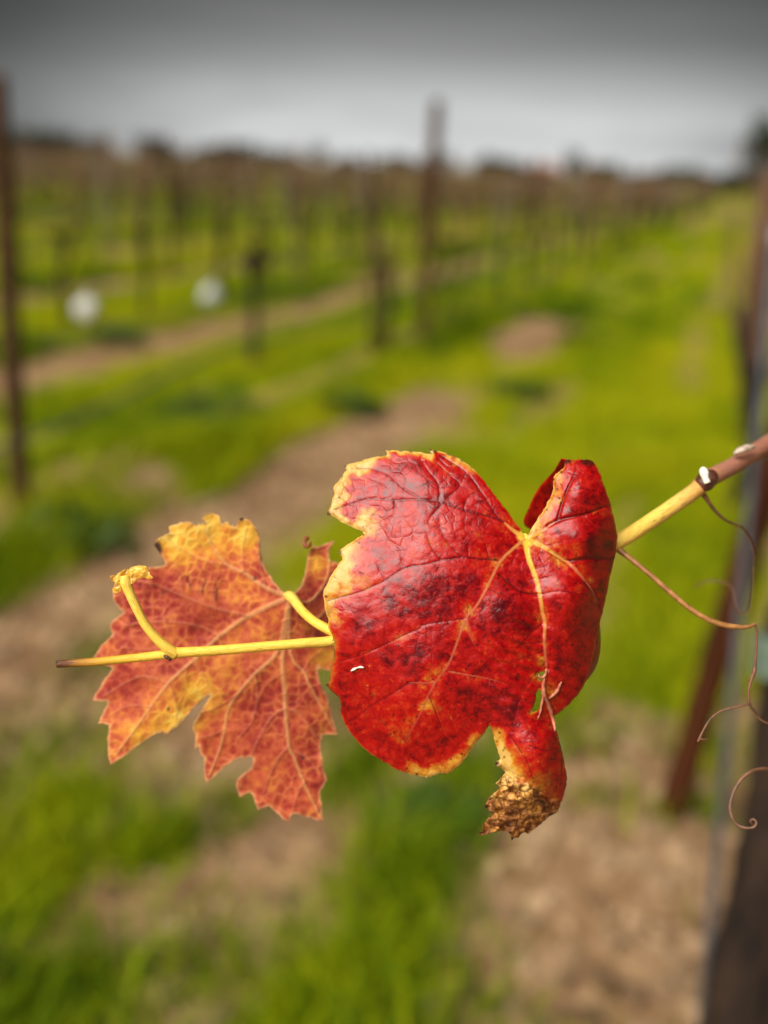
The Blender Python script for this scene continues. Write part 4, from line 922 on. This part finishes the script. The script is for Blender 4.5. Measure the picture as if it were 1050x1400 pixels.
OSEC = [([(332, 782), (331, 750), (337, 722)], 3, 1.4), ([(340, 842), (296, 832), (250, 815), (215, 800), (190, 795)], 4, 1.6), ([(310, 772), (275, 765), (240, 745), (228, 735)], 3, 1.4), ([(364, 804), (357, 780), (352, 750)], 2.6, 1.2), ([(300, 870), (270, 855), (220, 850), (170, 855)], 3, 1.3), ([(280, 887), (225, 890), (165, 885)], 2.8, 1.2), ([(230, 934), (190, 925), (142, 952)], 3, 1.3), ([(206, 966), (175, 965), (148, 980)], 2.4, 1.2),
        ([(230, 934), (240, 960), (240, 988)], 2.4, 1.2), ([(262, 905), (280, 925), (284, 945)], 2.4, 1.2), ([(390, 968), (373, 979), (359, 1000), (344, 1031), (328, 1078)], 3.6, 1.5), ([(395, 1020), (379, 1039), (365, 1069), (356, 1100)], 3.4, 1.4), ([(390, 968), (407, 974), (426, 1000), (438, 1014)], 3.2, 1.4), ([(398, 1026), (419, 1035), (440, 1062)], 3, 1.3), ([(415, 1069), (405, 1090), (398, 1115)], 2.6, 1.2),
        ([(325, 949), (300, 965), (272, 975)], 2.8, 1.2), ([(307, 997), (290, 1005), (272, 1008)], 2.4, 1.2), ([(348, 922), (352, 950), (345, 985), (325, 1010)], 2.8, 1.2), ([(415, 918), (425, 900), (440, 890)], 2.4, 1.2), ([(388, 920), (365, 935), (352, 960)], 2, 1), ([(386, 890), (366, 880), (345, 885)], 2.2, 1), ([(250, 815), (245, 785), (235, 765)], 2, 1), ([(296, 832), (290, 805), (300, 785)], 2.2, 1)]
v1, d1, _ = vein_mask(P, OMAIN); v2, d2, _ = vein_mask(P, OSEC)
nvar = sstep(.35, .65, fbm(P[:, 0]*.04, P[:, 1]*.04, 66, 3)); cd = cells(P, 15, 15, .85); cd2 = cells(P, 8, 18)
v3 = np.maximum((1-sstep(.3, 2.6, cd))*(.4+.6*nvar), .3*(1-sstep(.3, 1.8, cd2)))
md, _ = seg_dist(P, A, B); x, y = P[:, 0], P[:, 1]
nz = fbm(x*.05, y*.05, 41, 4); nq = fbm(x*.13, y*.13, 47, 3)
yel = .30 + blob(P, [(245, 735, 40, .62), (285, 715, 40, .62), (335, 730, 30, .58), (345, 755, 18, .28), (300, 760, 26, .2), (330, 815, 26, .20), (240, 985, 40, .58), (275, 950, 30, .50), (190, 1010, 30, .40), (300, 905, 36, .22), (160, 1030, 18, .22), (240, 960, 26, .34), (435, 770, 18, .34), (440, 900, 18, .34), (370, 870, 30, .14), (268, 1000, 14, .22), (390, 920, 26, .08), (215, 775, 14, .2), (440, 1000, 16, .12), (360, 840, 20, .14)])
yel += blob(P, [(205, 805, 30, -.14), (270, 850, 30, -.06), (370, 960, 30, -.10), (350, 1000, 30, -.04), (400, 1060, 34, -.06), (180, 940, 24, -.05), (310, 850, 20, -.08), (430, 820, 14, -.1)])
yel += .015-.17*np.clip(cd/6, 0, 1)*sstep(.35, .6, fbm(x*.03, y*.03, 99, 3)) + .16*(nq-.5)
dry = np.maximum.reduce([sstep(10, 4, np.hypot(x-215, (y-751)*.6)), sstep(6, 2.5, np.hypot(x-330, y-708)), .8*sstep(5, 1, np.abs(x-357))*sstep(735, 742, y)*sstep(775, 762, y)*sstep(5, 2, md), .5*sstep(3, .8, md)*sstep(.5, .6, nq)*(y < 735), .8*sstep(4, 1.5, np.hypot(x-349, y-791)),
                         .75*sstep(2, .8, np.abs(x-258-2*np.sin(y*.3)))*sstep(784, 788, y)*sstep(806, 800, y), .75*sstep(2, .8, np.abs(x-279-2*np.sin(y*.2)))*sstep(788, 793, y)*sstep(816, 810, y), .7*sstep(2, .8, np.abs(x-296))*sstep(800, 804, y)*sstep(824, 818, y), .8*sstep(4, 2, np.hypot(x-227, y-1005)), .5*sstep(5, 2, np.hypot(x-223, y-810))])
edge = sstep(4.0, 1.0, md)*(.4+.8*nq)
disp = -.5*np.sqrt(np.minimum(np.minimum(d1, d2), 22)/22) + .25*v1 + .18*v2 + .12*v3 + .5*(nz-.5) + 3.6*(fbm(x*.018, y*.018, 93, 3)-.5)
disp += .9*sstep(16, 3, md)*(fbm(x*.05+9, y*.05, 44, 2)-.5)*2
D = OBASE + (OD(P)-disp)/1000.0
att = dict(px=np.c_[x/100+7, y/100, 0*x], yel=yel, v1=v1, v2=v2*(1-v1), v3=v3, dry=dry, edge=edge)
V = pxa(x, y, D)
or_me = mesh_from('leaf', V-SO, Q[:, ::-1].copy(), [M['orange']], True, att)
orl = link('leaf', or_me, shoot); orl['label'] = 'smaller orange-red leaf with pale vein network, seen from below, behind the stem'
sm = orl.modifiers.new('thickness', 'SOLIDIFY'); sm.thickness = .00025; sm.offset = 0
# its rolled, browned tooth
mb = MB(); cc = []
for k_ in range(12): a = -1.2 - k_*.50; cc.append(px(420+5.0*math.cos(a)*(1-.03*k_), 742+6.5*math.sin(a)*(1-.03*k_), .4000-.0004*k_))
mb.tube(cc, [.0008]*10+[.0006, .0004], 8, 2); 
mb.build('curled_tooth', simple_mat('browned_tooth', (.10, .025, .008), (.34, .10, .03), 300, .5, .4, .3, bd=.0005), orl, SO)

# --- cane, petioles, node, buds, tendrils
def pl_(lst): return [px(*q) for q in lst]
mm = .001
CL = [(78, 908, .3655), (100, 906.5, .3652), (140, 904, .365), (190, 899, .3645), (225, 895, .364), (238, 893, .3638), (250, 892, .364), (300, 889, .3645), (360, 884, .3655), (420, 879, .367), (462, 875, .369), (560, 852, .372), (650, 822, .374), (740, 786, .376), (800, 762, .378), (846, 740, .380), (880, 719, .383), (920, 692, .388), (950, 671, .392), (968, 655, .396), (1000, 638, .403), (1040, 613, .415), (1090, 584, .435), (1160, 543, .50), (1240, 500, .60)]
CR = [1.25, 1.3, 1.4, 1.45, 1.55, 2.05, 1.72, 1.65, 1.62, 1.68, 1.8, 2.1, 2.3, 2.5, 2.6, 2.7, 2.7, 2.75, 2.85, 3.35, 3.0, 3.3, 3.8, 5.0, 7.5]
TV = [0, .045, .09, .16, .2, .24, .26, .3, .34, .38, .42, .46, .5, .54, .57, .58, .61, .66, .71, .76, .80, .85, .9, .95, 1]
mb = MB(); mb.tube(pl_(CL), [r*mm for r in CR], 16, 5, .025, 2, a=TV); mb.build('cane', M['cane'], shoot, SO)
mb = MB()
for k_ in range(7):
    q = px(78-random.uniform(-1, 2), 904+k_*1.3, .3655+random.uniform(-.001, .001)); mb.tube([px(83, 905+k_*.9, .3654), q], [.0005, .0002], 5, a=[0, 0])
mb.build('frayed_end', M['node'], shoot, SO)
# petioles
mb = MB(); mb.tube(pl_([(470, 868, .3695), (450, 861, .3705), (430, 850, .3725), (414, 836, .3800), (404, 823, .3870), (397, 815.5, .3922), (390, 813, .3940)]), [2.0*mm, 1.75*mm, 1.6*mm, 1.6*mm, 1.75*mm, 2.0*mm, 1.0*mm], 14, 5, .02, 3, a=[.4, .35, .33, .5, .6, .62, .62]); mb.build('petiole', M['cane'], orl, SO)
mb = MB(); mb.tube(pl_([(716, 735, .3605), (726, 741, .364), (742, 752, .369), (765, 762, .374), (790, 764, .378)]), [1.5*mm, 1.5*mm, 1.5*mm, 1.6*mm, 2.0*mm], 12, 5, .02, 4, a=[.5]*5); mb.build('petiole', M['cane'], red, SO)
st = MB(); st.tube(pl_([(240, 894, .3638), (231, 888, .3628), (215, 874, .3618), (200, 856, .361), (187, 832, .3602), (177, 810, .3598), (172, 796, .3596), (170, 787, .3596)]), [2.0*mm, 1.85*mm, 1.6*mm, 1.5*mm, 1.5*mm, 1.65*mm, 1.9*mm, 1.5*mm], 14, 5, .03, 8, a=[.4, .4, .42, .45, .5, .52, .55, .5]); stub = st.build('petiole_stub', M['cane'], shoot, SO)
# withered blade remnant at the stub's end
FR = dens(zc(120, 690, 5.833, [(178, 572), (200, 562), (226, 566), (248, 545), (275, 525), (305, 518), (335, 516), (352, 500), (378, 492), (402, 484), (432, 488), (468, 492), (484, 520), (498, 560), (522, 582), (500, 594), (462, 588), (440, 580), (405, 592), (380, 612), (352, 632), (340, 655), (305, 668), (272, 664), (262, 690), (235, 708), (205, 708), (196, 680), (212, 660), (246, 650), (258, 638), (214, 640), (216, 612), (190, 610)]), 2, .5, 9)
P, Q, A, B = sheet(FR, [], .9); x, y = P[:, 0], P[:, 1]
D = .3592 - (.0022*(fbm(x*.10, y*.10, 3, 2)-.5) + .0004*(fbm(x*.4, y*.4, 5, 2)-.5)) + .0012*sstep(8, 0, np.abs(x-172))
frm = mesh_from('withered_blade', pxa(x, y, D)-SO, Q, [M['wither']], True, None); fr = link('withered_blade', frm, stub)
sm = fr.modifiers.new('thickness', 'SOLIDIFY'); sm.thickness = .0005; sm.offset = 0
mb = MB(); mb.tube(pl_([(224, 896, .3622), (229, 899, .3621), (234, 903, .3622)]), [.0004, .0006, .0005], 6, 2); mb.build('scar', M['node'], shoot, SO)
# node with a woolly white bud
nd = MB(); nd.tube(pl_([(957, 667, .3925), (961, 662, .3922), (965, 658, .3922), (969, 654, .3925), (974, 650, .394)]), [2.4*mm, 3.3*mm, 3.6*mm, 3.4*mm, 2.4*mm], 16, 4, .05, 3); node = nd.build('node', M['node'], shoot, SO)
bd = MB(); bd.tube(pl_([(967, 660, .3885), (964.5, 654, .3885), (963, 648, .3888), (961.5, 642, .389), (961, 638.5, .3891)]), [1.2*mm, 1.1*mm, 1.6*mm, 1.4*mm, .3*mm], 14, 4, .03, 5); bd.build('bud', M['bud'], node, SO)
bs = MB(); bs.tube(pl_([(1003, 621, .4005), (1010, 617, .4), (1020, 613, .4), (1031, 611, .403)]), [.4*mm, 1.2*mm, 1.3*mm, .7*mm], 10, 4, .22, 7); bs.build('bud_scale', M['scale'], shoot, SO)
# tendrils
T1 = MB(); T1.tube(pl_([(836, 744, .3805), (848, 753, .379), (866, 767, .3775), (888, 785, .376), (912, 806, .3745), (938, 828, .3735), (962, 844, .373), (985, 853, .3735), (1006, 857, .374), (1022, 857, .3745), (1032, 853, .375)]), [1.3*mm, 1.1*mm, .95*mm, .9*mm, .95*mm, .95*mm, .95*mm, .95*mm, .9*mm, .7*mm, .55*mm], 10, 5, .06, 3)
td1 = T1.build('tendril', M['tendril'], shoot, SO)
T2 = MB(); T2.tube(pl_([(1031, 853, .375), (1034.5, 862, .375), (1034, 885, .3755), (1032.5, 905, .376), (1031, 918, .376), (1027, 930, .376), (1023.5, 945, .376), (1024.5, 962, .376), (1032, 974, .3765), (1040, 984, .377), (1052, 989, .378), (1070, 985, .38)]), [.5*mm, .42*mm, .42*mm, .5*mm, .8*mm, .5*mm, .42*mm, .5*mm, .42*mm, .38*mm, .35*mm, .3*mm], 8, 5, .08, 3)
T2.tube(pl_([(1024.5, 962, .376), (1013, 965, .3755), (1000, 968, .375), (986, 972, .375), (972, 982, .3745), (963, 996, .374), (957, 1008, .374), (954, 1014, .374)]), [.45*mm, .4*mm, .4*mm, .38*mm, .34*mm, .34*mm, .4*mm, .3*mm], 8, 5, .08, 4)
T2.tube(pl_([(957, 1010, .374), (962, 1011, .3742), (967, 1010, .3745)]), [.35*mm, .3*mm, .2*mm], 6, 2)
T2.tube(pl_([(1031, 914, .3762), (1028, 924, .3765), (1023, 932, .377)]), [.5*mm, .45*mm, .2*mm], 6, 3)
T2.build('tendril_tip', M['tendril_thin'], td1, SO)
T3 = MB(); T3.tube(pl_([(962, 676, .394), (970, 688, .395), (980, 701, .397), (992, 711, .400), (1005, 717, .404), (1016, 722, .408), (1025, 736, .414), (1031, 756, .42), (1030, 775, .428)]), [.95*mm, .7*mm, .6*mm, .5*mm, .45*mm, .42*mm, .42*mm, .42*mm, .3*mm], 8, 5, .05, 3); T3.build('tendril', M['tendril_thin'], shoot, SO)
T4 = MB(); T4.tube(pl_([(1120, 1030, .40), (1085, 1048, .395), (1062, 1052, .39), (1044, 1051, .387), (1027, 1055, .385), (1013, 1066, .384), (1003, 1083, .383), (998, 1102, .382), (1001, 1118, .381), (1009, 1128, .38), (1020, 1132, .379), (1030, 1131, .3785), (1034, 1125, .3785), (1030, 1120, .379), (1026, 1123, .3795), (1029, 1128, .380)]), [.6*mm]*4+[.58*mm, .56*mm, .56*mm, .56*mm, .54*mm, .5*mm, .46*mm, .44*mm, .42*mm, .4*mm, .38*mm, .3*mm], 8, 5, .06, 3)
T4.tube(pl_([(1120, 1030, .40), (1150, 900, .42), (1140, 720, .43), (1100, 580, .437)]), [.6*mm, .7*mm, .8*mm, 1.0*mm], 8, 5, .05, 3); T4.build('tendril', M['tendril_thin'], shoot, SO)
T5 = MB(); T5.tube(pl_([(1030, 775, .428), (1029, 800, .432), (1027, 820, .436), (1022, 836, .44), (1010, 838, .445), (1004, 822, .45), (1000, 803, .455), (985, 795, .46), (965, 795, .463), (950, 803, .466)]), [.35*mm]*10, 6, 5, .05, 3); T5.build('tendril_tip', M['tendril_thin'], shoot, SO)
